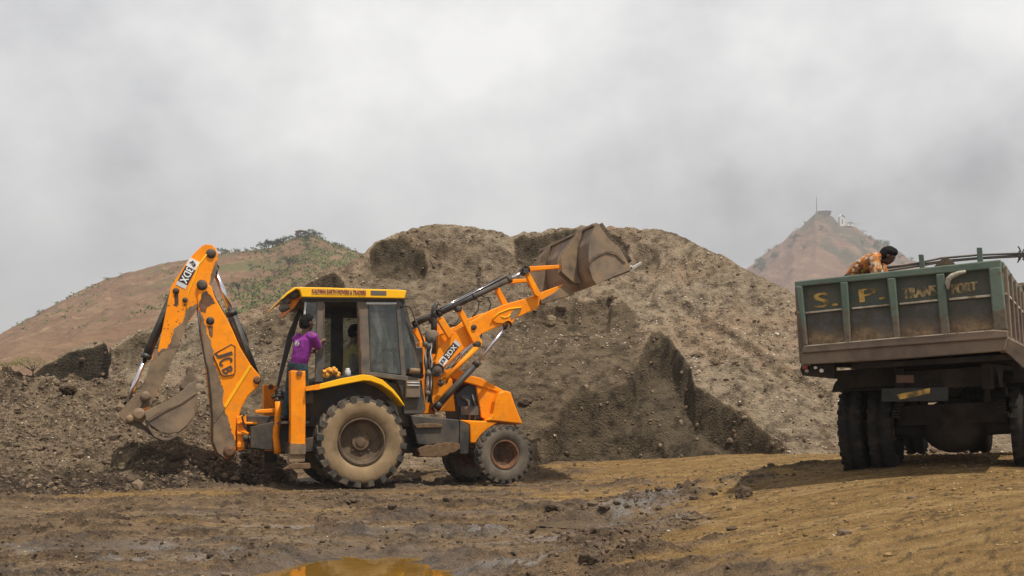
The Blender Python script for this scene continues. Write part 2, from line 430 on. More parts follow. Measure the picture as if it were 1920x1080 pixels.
# the puddle hollows
def hollow(cx, cy, ax, ay, dep, sd):
    q = np.sqrt(((GX-cx)/ax)**2 + ((GY-cy)/ay)**2) + .22*fbm(GX*2.4, GY*2.4, octv=3, seed=sd)
    return q, dep*ss(1.25, .55, q)
q1, h1 = hollow(-1.28, 8.95, .88, 1.18, .10, 81)
q1 = q1 + .16*fbm(GX*6, GY*6, octv=4, gain=.6, seed=85); h1 = .10*ss(1.25, .55, q1)
q2, h2 = hollow(1.10, 11.35, .62, .28, .06, 82)
q3, h3 = hollow(-1.20, 11.3, .66, .26, .06, 83)
q4, h4 = hollow(-4.05, 10.3, .6, .22, .06, 84)
micro = micro*(1-.75*ss(1.35, .9, q1))
for q_ in (q2, q3, q4): micro = micro*(1-.9*ss(1.45, .95, q_))
wet = np.clip(ss(1.5, 1.0, q1)*.8 + ss(1.6, 1., q2)*.8 + ss(1.8, 1., q3)*.9 + ss(1.8, 1, q4)*.9, 0, 1)
def sheen(cx, cy, ax, ay, rot):
    c_, s_ = math.cos(rot), math.sin(rot); X_ = ((GX-cx)*c_+(GY-cy)*s_)/ax; Y_ = (-(GX-cx)*s_+(GY-cy)*c_)/ay
    return ss(1.2, .5, np.hypot(X_, Y_) + .5*fbm(GX*3, GY*6, octv=4, seed=int(cx*10)+300))
gl = np.zeros_like(GX)
for a_ in ((1.35, 11.9, .75, .30, .35), (.55, 10.7, .8, .35, .2), (-.9, 11.3, 1.1, .30, .0), (-4.05, 10.3, .8, .22, .1), (-2.2, 11.8, .9, .2, .05), (.2, 9.4, .7, .3, .3), (-3.0, 9.6, .9, .25, .0), (1.7, 10.6, .5, .2, .3)): gl = np.maximum(gl, sheen(*a_))
gl = gl*ss(-.35, .25, fbm(GX*6, GY*12, octv=4, gain=.65, seed=303))
wet = np.maximum(wet, ss(.2, .5, fbm(rx*.5+2, ry*2.2, octv=4, seed=91))*(1-dry)*.75)
gz2 = gz + micro*fade - h1 - h2 - h3 - h4

t = NT('mud_and_ochre_dirt')
n_big = t.noise(.9, 6, .62, stretch=(.35, 1, 1)); n_mid = t.noise(7, 6, .65, stretch=(.6, 1, 1)); n_fine = t.noise(42, 5, .7); vor = t.voro(30)
drya = t.attr('dry'); weta = t.attr('wet')
och = t.ramp(n_mid, [(.25, (.125, .073, .026, 1)), (.5, (.225, .135, .047, 1)), (.78, (.32, .20, .08, 1))])
grit = t.noise(95, 3, .6); grit2 = t.noise(150, 2, .5, off=(3, 3, 3))
mud = t.ramp(n_mid, [(.25, (.075, .049, .028, 1)), (.5, (.155, .101, .057, 1)), (.8, (.265, .18, .10, 1))])
base = t.mix(t.step(t.math('ADD', drya, t.math('MULTIPLY', t.math('SUBTRACT', n_fine, .5), 1.2)), .22, .80), mud, och)
spk = t.attr('speck'); lmp = t.attr('lumps'); pal = t.attr('pale')
base = t.mix(t.math('MULTIPLY', pal, .42), base, t.mix(drya, (.25, .185, .125, 1), (.40, .265, .115, 1)))
base = t.mix(t.math('MULTIPLY', lmp, .80), base, t.ramp(spk, [(.3, (.028, .019, .012, 1)), (.55, (.062, .042, .027, 1)), (.8, (.13, .088, .056, 1))]))
base = t.mix(t.step(spk, .48, .26), base, t.mix(.55, base, (.03, .02, .012, 1)))
base = t.mix(t.math('MULTIPLY', t.step(n_fine, .56, .70), .5), base, (.045, .03, .02, 1))
base = t.mix(1.0, base, t.ramp(grit, [(.30, (.45, .43, .40, 1)), (.5, (1, 1, 1, 1)), (.68, (1.35, 1.35, 1.3, 1))]), 'MULTIPLY')
base = t.mix(t.math('MULTIPLY', t.step(t.noise(60, 2), .66, .72), .6), base, (.42, .33, .24, 1))
base = t.mix(t.math('MULTIPLY', t.step(grit2, .64, .70), .7), base, (.04, .026, .014, 1))
base = t.mix(t.math('MULTIPLY', weta, .5), base, (.05, .033, .02, 1))
rough = t.mix(t.math('MULTIPLY', weta, t.step(n_mid, .66, .46)), (.93, .93, .93, 1), (.10, .10, .10, 1))
glv = t.attr('gl'); rough = t.mix(glv, rough, (.24, .24, .24, 1)); base = t.mix(t.math('MULTIPLY', glv, .7), base, (.19, .165, .14, 1))
t.set(base, rough, t.mix(glv, t.mix(weta, (.2, .2, .2, 1), (.6, .6, .6, 1)), (1, 1, 1, 1)))
t.bump(t.math('ADD', t.math('ADD', n_fine, t.math('MULTIPLY', vor, .6)), t.math('MULTIPLY', grit, .5)), 1.0, .03)
M['ground'] = t.mat
ground = grid_obj('ground', GX, GY, gz2, M['ground'], {'dry': dry, 'wet': wet, 'lumps': np.clip(lumps*(1-.85*dry)*smooth_right + np.clip(dark_ridge, 0, 1)*.8*ss(-.3, .3, speck+.2), 0, 1), 'pale': pale*(1-gl), 'gl': gl, 'speck': speck*.5+.5}); tag(ground, kind='structure')

t = NT('murky_puddle_water')
t.set(t.ramp(t.noise(1.5, 3), [(.3, (.115, .060, .009, 1)), (.7, (.175, .092, .017, 1))]), .02, .7); t.b.inputs['IOR'].default_value = 1.33
t.bump(t.noise(9, 2), .06, .01); M['water'] = t.mat
M['muddy_water'] = plain('thin_mud_water', (.10, .072, .044), .06, vary=.25, scale=5, spec=.8)
def puddle(cx, cy, ax, ay, z, label):
    b = MB(); n = 40
    b.add([(cx+ax*1.35*math.cos(2*math.pi*i/n), cy+ay*1.35*math.sin(2*math.pi*i/n), z) for i in range(n)], [list(range(n))])
    return tag(b.build('puddle_water', M['water'] if ax > .9 else M['muddy_water']), kind='structure')
puddle(-1.28, 8.95, .92, 1.2, -.036, '')
for cx_, cy_, ax_, ay_ in ((1.10, 11.35, .62, .28), (-1.20, 11.3, .66, .26), (-4.05, 10.3, .6, .22)):
    puddle(cx_, cy_, ax_, ay_, float(ground_z(np.array(cx_), np.array(cy_)))-.020, '')

# ------------------------------------------------------------------ the big dirt mound
t = NT('dirt_and_gravel')
nb = t.noise(.55, 5, .6); nm = t.noise(4.5, 6, .68); nf = t.noise(26, 5, .72); vo = t.voro(22)
damp_shade = t.attr('damp_shade')
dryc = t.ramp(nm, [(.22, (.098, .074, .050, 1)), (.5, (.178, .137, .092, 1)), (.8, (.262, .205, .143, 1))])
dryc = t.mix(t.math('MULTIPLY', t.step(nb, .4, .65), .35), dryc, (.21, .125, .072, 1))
shade_blk = t.step(damp_shade, 1.05, 1.5)
damp_shade_c = t.ramp(nm, [(.25, (.055, .038, .021, 1)), (.5, (.086, .063, .038, 1)), (.8, (.125, .092, .057, 1))])
col = t.mix(t.step(t.math('ADD', damp_shade, t.math('MULTIPLY', t.math('SUBTRACT', nf, .5), .35)), .2, .8), dryc, damp_shade_c)  # dark soil: moist fresh earth plus the shade of cut faces, in the colour
peb = t.math('MULTIPLY', t.step(t.noise(34, 3, .5), .63, .70), t.math('SUBTRACT', 1.0, damp_shade, True))
col = t.mix(t.math('MULTIPLY', shade_blk, .8), col, t.ramp(nf, [(.3, (.014, .012, .009, 1)), (.7, (.05, .042, .03, 1))]))  # near-black: shade of the steep scarp and crags painted into the colour
tn_ = t.attr('tone')
col = t.mix(1.0, col, t.ramp(tn_, [(.30, (.42, .40, .38, 1)), (.48, (.95, .95, .95, 1)), (.62, (1.25, 1.25, 1.25, 1))]), 'MULTIPLY')
col = t.mix(t.math('MULTIPLY', peb, .55), col, (.46, .37, .26, 1))
pit = t.step(nf, .42, .30)
col = t.mix(t.math('MULTIPLY', pit, .6), col, (.045, .03, .02, 1))
t.set(col, .95, .15)
t.bump(t.math('ADD', nf, t.math('MULTIPLY', vo, .8)), .9, .035)
M['dirt'] = t.mat

TOP = [(-300, 800), (0, 735), (60, 702), (75, 690), (130, 655), (170, 642), (192, 638), (204, 652), (215, 645), (245, 626), (280, 615), (300, 612), (400, 600), (470, 582), (530, 562), (558, 540), (575, 526), (600, 512), (622, 497), (640, 503), (655, 493), (668, 487), (684, 474), (702, 456), (734, 444), (756, 433), (790, 426), (821, 419), (840, 419), (909, 428), (945, 440), (971, 442), (984, 436), (1015, 434), (1027, 428), (1077, 427), (1134, 427), (1146, 423), (1202, 430), (1240, 431), (1270, 440), (1310, 460), (1350, 481), (1390, 500), (1430, 520), (1480, 545), (1530, 572), (1600, 606), (1700, 650), (1800, 690), (1950, 745), (2200, 800)]
FOOT = [(-300, 23), (0, 22), (300, 20.6), (600, 19.6), (1000, 19.4), (1200, 19.3), (1450, 18.8), (1800, 18.4), (2200, 18)]
pxs = np.concatenate([np.arange(-300, 0, 10), np.arange(0, 1640, 2.4), np.arange(1640, 2200, 10)])
nrow = 430
uu = (pxs-960)/FPX; T = lut(TOP, pxs); F = lut(FOOT, pxs)
T = T + 3.0*fbm(pxs*.045, pxs*0, octv=4, gain=.6, seed=5)
g0 = ground_z(uu*F, F)-.12
slope = .68
Cr = (CAMH - g0 + slope*F)/(slope-(HOR-T)/FPX); Cr = np.maximum(Cr, F+.3); zc_ = CAMH + (HOR-T)/FPX*Cr
s = np.concatenate([np.linspace(0, 1, nrow), 1+np.linspace(0, 1, 40)[1:]*.9])
Sg, Pg = np.meshgrid(s, pxs, indexing='ij')
Dm = F + (Cr-F)*Sg
lin_ = np.minimum(Sg, 1)
prof = lin_ + .05*np.sin(lin_*math.pi*2)*ss(0, .3, lin_)           # slightly hollow foot, fuller shoulder
Zm = g0 + (zc_-g0)*prof - np.maximum(Sg-1, 0)*(Cr-F)*.62
PYm = HOR - (Zm-CAMH)/Dm*FPX
Xm = (Pg-960)/FPX*Dm
damp_shade_a = np.zeros_like(Zm)
wobble = 4.5*fbm(Pg*.03, PYm*.03, octv=4, seed=77)
def cut(edge, lower, depth, lo, hi, damp_shade_v, steep=26, side=10):
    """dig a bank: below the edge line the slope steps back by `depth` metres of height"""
    global Zm, damp_shade_a
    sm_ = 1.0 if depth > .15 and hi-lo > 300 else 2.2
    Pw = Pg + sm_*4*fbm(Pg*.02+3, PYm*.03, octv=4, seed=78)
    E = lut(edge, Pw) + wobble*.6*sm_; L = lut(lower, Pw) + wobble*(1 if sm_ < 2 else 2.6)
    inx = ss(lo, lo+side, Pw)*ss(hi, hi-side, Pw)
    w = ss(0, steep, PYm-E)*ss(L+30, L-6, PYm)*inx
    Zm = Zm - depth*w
    damp_shade_a = np.maximum(damp_shade_a, damp_shade_v*ss(-3, 1.5, PYm-E)*ss(L+26, L, PYm)*inx)  # cut face darkened: moist earth with the face's shade painted in
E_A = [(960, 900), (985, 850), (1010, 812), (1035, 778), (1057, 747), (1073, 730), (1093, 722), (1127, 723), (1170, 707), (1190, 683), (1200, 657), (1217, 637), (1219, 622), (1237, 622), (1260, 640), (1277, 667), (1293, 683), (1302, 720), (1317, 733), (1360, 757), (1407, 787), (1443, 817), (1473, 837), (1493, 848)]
cut(E_A, [(900, 905), (1500, 905)], .60, 985, 1490, 1.25, steep=30, side=50)  # dug hollow: fresh moist earth and painted shade together
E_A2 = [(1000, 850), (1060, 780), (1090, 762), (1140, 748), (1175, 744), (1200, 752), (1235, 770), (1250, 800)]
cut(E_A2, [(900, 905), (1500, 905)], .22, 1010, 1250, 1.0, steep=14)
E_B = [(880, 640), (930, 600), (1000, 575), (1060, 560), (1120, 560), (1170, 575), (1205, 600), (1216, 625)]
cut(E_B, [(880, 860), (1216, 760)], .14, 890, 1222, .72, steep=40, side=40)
cut([(685, 480), (702, 462), (734, 450), (770, 455), (790, 470), (800, 478)], [(685, 500), (800, 505)], .5, 688, 800, 1.25, steep=12)  # crest crag, its shade painted into the soil colour
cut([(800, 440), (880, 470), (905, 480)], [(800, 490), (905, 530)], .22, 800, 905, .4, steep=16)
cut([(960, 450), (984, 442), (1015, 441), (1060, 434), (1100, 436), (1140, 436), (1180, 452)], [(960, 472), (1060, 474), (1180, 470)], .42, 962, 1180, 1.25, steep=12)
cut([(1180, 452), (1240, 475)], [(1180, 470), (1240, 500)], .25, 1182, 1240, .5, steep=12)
cut([(60, 704), (75, 694), (130, 661), (170, 650), (192, 646), (206, 656)], [(60, 715), (206, 717)], .85, 64, 207, 1.6, steep=8, side=4)  # left scarp: darkest value, its shade painted into the soil
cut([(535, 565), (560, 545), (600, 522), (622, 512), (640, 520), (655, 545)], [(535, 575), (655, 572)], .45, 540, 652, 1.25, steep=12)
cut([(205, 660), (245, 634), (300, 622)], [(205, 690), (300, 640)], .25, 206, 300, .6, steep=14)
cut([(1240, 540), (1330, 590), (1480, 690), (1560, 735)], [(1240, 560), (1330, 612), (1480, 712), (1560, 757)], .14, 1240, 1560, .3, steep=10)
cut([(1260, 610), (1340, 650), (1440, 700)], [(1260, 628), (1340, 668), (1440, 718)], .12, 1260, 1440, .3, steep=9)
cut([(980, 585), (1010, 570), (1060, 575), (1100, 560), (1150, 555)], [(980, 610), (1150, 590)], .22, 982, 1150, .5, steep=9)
crag = ss(.72, .98, lin_)*ss(620, 740, Pg)*ss(1300, 1150, Pg)
amp = .05 + .09*crag
fine = fbm(Xm*3.2, Dm*3.2, Zm*3.2, octv=5, gain=.58, seed=3)
rid = ridged(Xm*1.4, Dm*1.4, Zm*1.4, octv=4, seed=9)
rill = fbm(Xm*2.6, Dm*.4, octv=5, seed=19)                         # streaks down the fall line
soft = 1 - .6*np.clip(damp_shade_a, 0, 1)*ss(500, 600, PYm)
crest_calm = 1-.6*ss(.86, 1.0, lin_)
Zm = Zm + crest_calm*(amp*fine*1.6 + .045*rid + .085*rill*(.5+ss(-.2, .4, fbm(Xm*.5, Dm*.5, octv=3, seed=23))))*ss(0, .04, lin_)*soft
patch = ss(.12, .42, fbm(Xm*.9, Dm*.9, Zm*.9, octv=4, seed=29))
damp_shade_a = np.maximum(damp_shade_a, (.50 + .22*patch)*ss(1260, 1000, Pg)*ss(250, 420, Pg)*ss(.02, .1, lin_)*ss(1.0, .9, lin_))
damp_shade_a = np.maximum(damp_shade_a, .55*ss(.1, .5, fbm(Pg*.016, PYm*.02, octv=4, seed=171))*ss(1260, 1100, Pg)*ss(500, 640, Pg))
damp_shade_a = np.maximum(damp_shade_a, .25*patch)
PYm = HOR - (Zm-CAMH)/Dm*FPX
mtone = fbm(Xm*5.5, Dm*5.5, Zm*5.5, octv=5, gain=.72, seed=141)*.5+.5
mound = grid_obj('dirt_mound', Xm, Dm, Zm, M['dirt'], {'damp_shade': damp_shade_a, 'tone': mtone}); tag(mound, kind='structure')

# ------------------------------------------------------------------ rubble bank at the left, nearer
t = NT('rubble_soil')
nm = t.noise(6, 6, .68); nf = t.noise(30, 5, .72); vo = t.voro(18); nb = t.noise(1.1, 5, .6)
damp_shade = t.attr('damp_shade')
c1 = t.ramp(nm, [(.22, (.07, .05, .03, 1)), (.5, (.14, .103, .064, 1)), (.8, (.235, .178, .115, 1))])
c2 = t.ramp(nm, [(.25, (.03, .022, .015, 1)), (.8, (.10, .07, .046, 1))])
col = t.mix(t.step(t.math('ADD', damp_shade, t.math('MULTIPLY', t.math('SUBTRACT', nb, .5), 1.1)), .25, .75), c1, c2)
col = t.mix(1.0, col, t.ramp(t.attr('tone'), [(.30, (.40, .38, .36, 1)), (.48, (.95, .95, .95, 1)), (.62, (1.3, 1.3, 1.3, 1))]), 'MULTIPLY')
col = t.mix(t.math('MULTIPLY', t.step(t.noise(38, 3, .5), .64, .70), .5), col, (.40, .33, .25, 1))
col = t.mix(t.math('MULTIPLY', t.step(nf, .42, .30), .7), col, (.03, .02, .014, 1))
t.set(col, .95, .15); t.bump(t.math('ADD', nf, t.math('MULTIPLY', vo, .8)), 1.0, .05); M['rubble'] = t.mat
TB = [(-400, 650), (-200, 672), (0, 698), (60, 704), (100, 711), (200, 714), (260, 718), (320, 734), (380, 762), (440, 803), (500, 842), (560, 882)]
FB = [(-400, 14.0), (0, 14.6), (250, 15.0), (400, 15.7), (500, 16.6), (560, 17.3)]
pb = np.concatenate([np.arange(-400, 0, 12), np.arange(0, 560, 2.0)])
ub = (pb-960)/FPX; Tb = lut(TB, pb); Fb = lut(FB, pb); gb = ground_z(ub*Fb, Fb)-.10
sl = .36
Cb = (CAMH-gb+sl*Fb)/(sl-(HOR-Tb)/FPX); Cb = np.maximum(Cb, Fb+.2); zb = CAMH+(HOR-Tb)/FPX*Cb
sb = np.concatenate([np.linspace(0, 1, 260), 1+np.linspace(0, 1, 40)[1:]*1.6])
Sb, Pb = np.meshgrid(sb, pb, indexing='ij')
Db = Fb+(Cb-Fb)*Sb; lbank = lb = np.minimum(Sb, 1)
Zb = gb + (zb-gb)*(lb + .06*np.sin(lb*2*math.pi)) - np.maximum(Sb-1, 0)*(Cb-Fb)*.22
Xb = (Pb-960)/FPX*Db
rid = ridged(Xb*1.7, Db*1.7, octv=5, gain=.6, seed=13); fb_ = fbm(Xb*4.5, Db*4.5, octv=5, gain=.6, seed=14)
cl = np.maximum(0, vnoise(Xb*3.1, Db*3.1, seed=15))**1.5
Zb = Zb + (.10*rid + .11*fb_ + .16*cl)*ss(0, .08, lb)*ss(560, 500, Pb) - .06*ss(500, 560, Pb)
dampb = .9*ss(.28, .05, lb)*ss(.0, .5, .5+fbm(Xb*.7, Db*.7, octv=3, seed=16)) + .5*ss(.1, .5, fbm(Xb*.8, Db*.8, octv=4, seed=17))
btone = fbm(Xb*6, Db*6, Zb*6, octv=5, gain=.72, seed=143)*.5+.5
bank = grid_obj('rubble_bank', Xb, Db, Zb, M['rubble'], {'damp_shade': np.clip(dampb, 0, 1), 'tone': btone}); tag(bank, kind='structure')

# ------------------------------------------------------------------ hills
def hill(name, top, foot, crest, mat, lo, hi, step, nr, rough, seed):
    p = np.arange(lo, hi, step); uh = (p-960)/FPX; Th = lut(top, p) + rough*fbm(p*.05, p*0, octv=5, gain=.6, seed=seed)
    Ch = np.full_like(p, crest, dtype=float); zh = CAMH+(HOR-Th)/FPX*Ch
    sh = np.concatenate([np.linspace(0, 1, nr), 1+np.linspace(0, 1, 40)[1:]*.8]); S, P = np.meshgrid(sh, p, indexing='ij')
    D = foot+(Ch-foot)*S; l = np.minimum(S, 1)
    Z = -1 + (zh+1)*(l**1.15) - np.maximum(S-1, 0)*zh*1.1
    X = (P-960)/FPX*D
    k = crest/300
    Z = Z + k*(3.4*ridged(X/(30*k), D/(70*k), octv=6, seed=seed+1) + .5*fbm(X/(7*k), D/(9*k), octv=4, seed=seed+2))*ss(0, .1, l)*ss(1.0, .82, l)
    green = ss(-.12, .42, fbm(X/(11*k), D/(26*k), octv=6, gain=.68, seed=seed+3)*1.0)
    o = grid_obj(name, X, D, Z, mat, {'green': green*lut([(lo, .15), (lo+(hi-lo)*.42, .25), (lo+(hi-lo)*.62, 1.0), (hi, 1.0)], P) if name == 'hill' else green})
    tag(o, kind='structure'); return X, D, Z
def hillmat(name, brown, brown2, grn, sc):
    t = NT(name); nm = t.noise(.09*sc, 6, .65); nf = t.noise(.7*sc, 5, .7); nb = t.noise(.02*sc, 4)
    g = t.attr('green')
    b = t.mix(t.step(nm, .35, .7), (*brown, 1), (*brown2, 1))
    b = t.mix(t.math('MULTIPLY', t.step(nf, .52, .68), .5), b, tuple(c*.5 for c in brown)+(1,))
    gf = t.step(t.math('ADD', g, t.math('MULTIPLY', t.math('SUBTRACT', nf, .5), 1.8)), .45, .95)
    b = t.mix(t.math('MULTIPLY', gf, .75), b, (*grn, 1))
    b = t.mix(t.math('MULTIPLY', t.step(t.noise(.35*sc, 5, .7, off=(9, 3, 1)), .56, .64), .55), b, (.07, .06, .03, 1))
    b = t.mix(t.math('MULTIPLY', t.step(t.noise(.16*sc, 6, .7, off=(1, 8, 4)), .56, .68), .5), b, (.36, .25, .14, 1))
    t.set(b, .95, .1); t.bump(nf, .8, 1.2/sc); return t.mat
TOPH = [(-900, 980), (-400, 800), (-100, 690), (0, 628), (50, 600), (120, 562), (170, 537), (200, 524), (250, 508), (320, 492), (370, 484), (420, 474), (480, 468), (510, 462), (540, 450), (560, 443), (585, 440), (620, 455), (660, 470), (720, 490), (800, 520), (900, 560), (1050, 620), (1200, 690)]
hillX, hillD, hillZ = hill('hill', TOPH, 90, 300, hillmat('dry_hill_scrub', (.155, .088, .052), (.23, .14, .08), (.10, .105, .04), 1.0), -900, 1200, 3.5, 240, 3, 101)
TOPF = [(1000, 680), (1200, 600), (1300, 560), (1380, 515), (1415, 493), (1439, 473), (1469, 453), (1487, 434), (1503, 424), (1518, 409), (1530, 399), (1550, 402), (1562, 408), (1574, 421), (1604, 426), (1620, 438), (1641, 448), (1661, 458), (1689, 472), (1705, 487), (1726, 494), (1800, 525), (1900, 560), (2050, 610), (2300, 690)]
farX, farD, farZ = hill('far_hill', TOPF, 480, 900, hillmat('far_dry_hill_scrub', (.17, .09, .06), (.25, .145, .09), (.05, .06, .032), .4), 1000, 2300, 3.0, 200, 3, 201)

# ------------------------------------------------------------------ backhoe loader (local: X forward, Y to its left, Z up)
def frame_px(Mw):
    Mi = Mw.inverted()
    def f(px, py, k, axis=1):
        """the point of the plane (local axis = k) that the photograph shows at (px, py)"""
        o = Mi @ Vector((0, 0, CAMH)); dd = (Mi.to_3x3() @ Vector(((px-960)/FPX, 1, (HOR-py)/FPX)))
        tt = (k-o[axis])/dd[axis]; return o + dd*tt
    return f
YAW, ROLL = R(20), R(-4)
rot = Matrix.Rotation(YAW, 4, 'Z') @ Matrix.Rotation(ROLL, 4, 'X')
anchor = Vector(((680-960)/FPX*15.75, 15.75, 0.0))                     # where the near rear tyre stands
MT = Matrix.Translation(anchor) @ rot @ Matrix.Translation((0, 1.15, 0))
P = frame_px(MT)
def S(px, py, Y): v = P(px, py, Y); return (v.x, v.z)
def SL(pts, Y): return [S(a, b, Y) for a, b in pts]
def S3(px, py, Y): v = P(px, py, Y); return Vector((v.x, Y, v.z))
def cz(pts, ox, oy, sc): return [(ox+a/sc, oy+b/sc) for a, b in pts]       # zoomed-crop pixels -> photo pixels
K1 = lambda pts: cz(pts, 210, 440, 4.5)
K2 = lambda pts: cz(pts, 210, 640, 4.153)
K3 = lambda pts: cz(pts, 500, 520, 5.143)
K4 = lambda pts: cz(pts, 440, 680, 4.32)
K5 = lambda pts: cz(pts, 740, 560, 5.143)
K6 = lambda pts: cz(pts, 740, 700, 4.91)
K7 = lambda pts: cz(pts, 800, 400, 3.857)
K8 = lambda pts: cz(pts, 960, 400, 5.4)

bh = empty('backhoe_loader', MT)
tag(bh, 'orange backhoe loader with raised front bucket and folded digging arm', 'backhoe loader')

def text_verts(s, w, h, extrude=.004):
    cu = bpy.data.curves.new('lettering', 'FONT'); cu.body = s; cu.extrude = extrude; cu.align_x = 'LEFT'; cu.resolution_u = 3
    o = bpy.data.objects.new('lettering', cu); C.objects.link(o); bpy.context.view_layer.update()
    dg = bpy.context.evaluated_depsgraph_get(); me = bpy.data.meshes.new_from_object(o.evaluated_get(dg))
    v = [x.co.copy() for x in me.vertices]; f = [list(p.vertices) for p in me.polygons]
    C.objects.unlink(o); bpy.data.objects.remove(o); bpy.data.curves.remove(cu)
    x0, x1 = min(a.x for a in v), max(a.x for a in v); y0, y1 = min(a.y for a in v), max(a.y for a in v)
    v = [Vector(((a.x-(x0+x1)/2)/(x1-x0)*w, (a.y-(y0+y1)/2)/(y1-y0)*h, a.z)) for a in v]
    bpy.data.meshes.remove(me); return v, f
def put_text(mb, s, o, ex, ey, w, h, mi=0, bold=0.0):
    """letters centred on o, reading along ex, upright along ey"""
    ex, ey = Vector(ex).normalized(), Vector(ey).normalized(); n = ex.cross(ey)
    v, f = text_verts(s, w, h)
    shifts = [0] if not bold else [-bold, 0, bold]
    for i, sh in enumerate(shifts): mb.add([Vector(o)+ex*(a.x+sh)+ey*a.y+n*(a.z+.0006*i) for a in v], f, mi)

def ragged(pts, amp, seg=.03, seed=1):
    """an outline with a torn edge"""
    rnd = random.Random(seed); o = []
    for i in range(len(pts)):
        a, b = Vector(pts[i]), Vector(pts[(i+1) % len(pts)]); n = max(1, int((b-a).length/seg)); nr = Vector((-(b-a).y, (b-a).x)).normalized()
        for k in range(n): o.append(tuple(a.lerp(b, k/n) + nr*rnd.uniform(-amp, amp)))
    return o

# --- wheels
def tyre_mesh(r, w, rin, nl, lug_h, mats, name, parent, c, wob=0):
    b = MB(); h = w/2
    prof = [(rin, -h*.62), (rin+.03, -h*.80), (rin+(r-rin)*.28, -h*.97), (rin+(r-rin)*.58, -h*1.0), (r-lug_h-.045, -h*.93), (r-lug_h-.004, -h*.80), (r-lug_h, 0),
            (r-lug_h-.004, h*.80), (r-lug_h-.045, h*.93), (rin+(r-rin)*.58, h*1.0), (rin+(r-rin)*.28, h*.97), (rin+.03, h*.80), (rin, h*.62)]
    b.lathe(prof, c, 'Y', 56)
    for i in range(len(b.m)): b.m[i] = 1 if (i % len(prof)) in (0, 1, 2, 3, 8, 9, 10, 11) else 0
    for i in range(nl):
        for sd in (-1, 1):
            a0 = 2*math.pi*(i + (.5 if sd > 0 else 0))/nl; sk = 2*math.pi/nl*.62
            q = []
            for (yy, da) in ((sd*.02, 0), (sd*h*.97, sk)):
                for dw in (-.22, .22):
                    aa = a0+da+dw*2*math.pi/nl
                    top = r if abs(yy) < h*.5 else r-.022
                    q.append((aa, yy, top))
            v = []
            for rr in (0, 1):
                for aa, yy, top in q:
                    rad = top if rr else (r-lug_h-.02 if abs(yy) < h*.5 else r-lug_h-.075)
                    v.append((c[0]+rad*math.cos(aa), c[1]+yy, c[2]+rad*math.sin(aa)))
            b.add(v, [(0,1,3,2),(4,6,7,5),(0,2,6,4),(1,5,7,3),(0,4,5,1),(2,3,7,6)], 0)
    return b.build(name, mats, parent, merge=False)
def rim_mesh(rin, w, c, sd, mats, name, parent, hub, nb, dish):
    """sd: +1 when the outer face looks to +Y"""
    b = MB(); h = w/2; k = sd
    b.lathe([(rin+.012, k*h*.84), (rin-.012, k*h*.86), (rin-.03, k*h*.62), (rin-.05, k*h*.30), (rin*.80, k*h*(dish+.1)), (rin*.45, k*h*dish), (hub, k*h*(dish+.02)), (hub, k*h*(dish+.22)), (hub*.92, k*h*(dish+.24)), (hub*.6, k*h*(dish+.24)), (hub*.55, k*h*(dish+.30)), (hub*.3, k*h*(dish+.32)), (.004, k*h*(dish+.32))], c, 'Y', 40, closed=False, smooth=False)
    b.lathe([(rin+.012, -k*h*.8), (rin-.04, -k*h*.6), (rin-.05, k*h*.3)], c, 'Y', 40, closed=False)
    for i in range(nb):
        a = 2*math.pi*i/nb; rr = hub*1.35
        b.lathe([(.018, k*h*dish), (.018, k*h*(dish+.14)), (.001, k*h*(dish+.16))], (c[0]+rr*math.cos(a), c[1], c[2]+rr*math.sin(a)), 'Y', 6, closed=False, smooth=False)
    return b.build(name, mats, parent)
rwx, rwz = S(680, 828, -1.15); RW = .70
fwx, fwz = S(948, 852, -1.02); FW = .475
for sd, tint in ((-1, 'rubber_wall'), (1, 'rubber_wall')):
    w = empty('rear_wheel', None, bh)
    tyre_mesh(RW, .44, .345, 20, .05, [M['rubber'], M[tint]], 'tyre', w, (rwx, sd*.93, rwz))
    rim_mesh(.345, .44, (rwx, sd*.93, rwz), sd, M['rim_dirt'], 'rim', w, .13, 8, .12)
    w = empty('front_wheel', None, bh)
    tyre_mesh(FW, .26, .22, 24, .03, [M['rubber'], M['rubber_wall_grey']], 'tyre', w, (fwx, sd*.89, fwz))
    rim_mesh(.22, .26, (fwx, sd*.89, fwz), sd, M['rust'], 'rim', w, .06, 6, -.15)
b = MB()
b.lathe([(.12, -.8), (.12, .8)], (rwx, 0, rwz), 'Y', 16, closed=False); b.ball((rwx, 0, rwz), .24)
b.build('axle', M['dark'], bh); b = MB()
b.lathe([(.07, -.78), (.07, .78)], (fwx, 0, fwz), 'Y', 14, closed=False); b.box((fwx, 0, fwz+.1), (.22, .5, .22))
b.build('axle', M['dark'], bh)

# --- chassis
Y = -.60
b = MB()
b.prism(SL([(470, 800), (560, 780), (760, 790), (880, 800), (960, 815), (965, 840), (880, 842), (760, 850), (560, 850), (470, 840)], -.42), -.42, .42)
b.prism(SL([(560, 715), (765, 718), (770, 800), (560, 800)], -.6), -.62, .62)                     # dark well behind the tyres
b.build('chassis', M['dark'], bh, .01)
b = MB()
b.prism(SL(K6([(150, 385), (595, 428), (595, 640), (300, 660), (210, 655), (180, 520)]), -.86), -.86, -.5)
b.prism(SL(K6([(600, 428), (688, 482), (688, 640), (680, 745), (604, 745), (598, 640)]), -.84), -.84, -.45)
b.build('side_tank', M['black'], bh, .015)
b = MB(); b.prism(ragged(SL(K6([(225, 690), (300, 662), (450, 640), (600, 640), (605, 690), (560, 720), (440, 770), (230, 765)]), -.93), .012, .04, 3), -.93, -.5)
b.build('step_board', M['drymud'], bh, .01)
b = MB(); b.prism(SL(K6([(180, 468), (330, 455), (440, 470), (440, 500), (200, 505)]), -.90), -.90, -.85); b.build('mud_crust', M['drymud'], bh, .01)
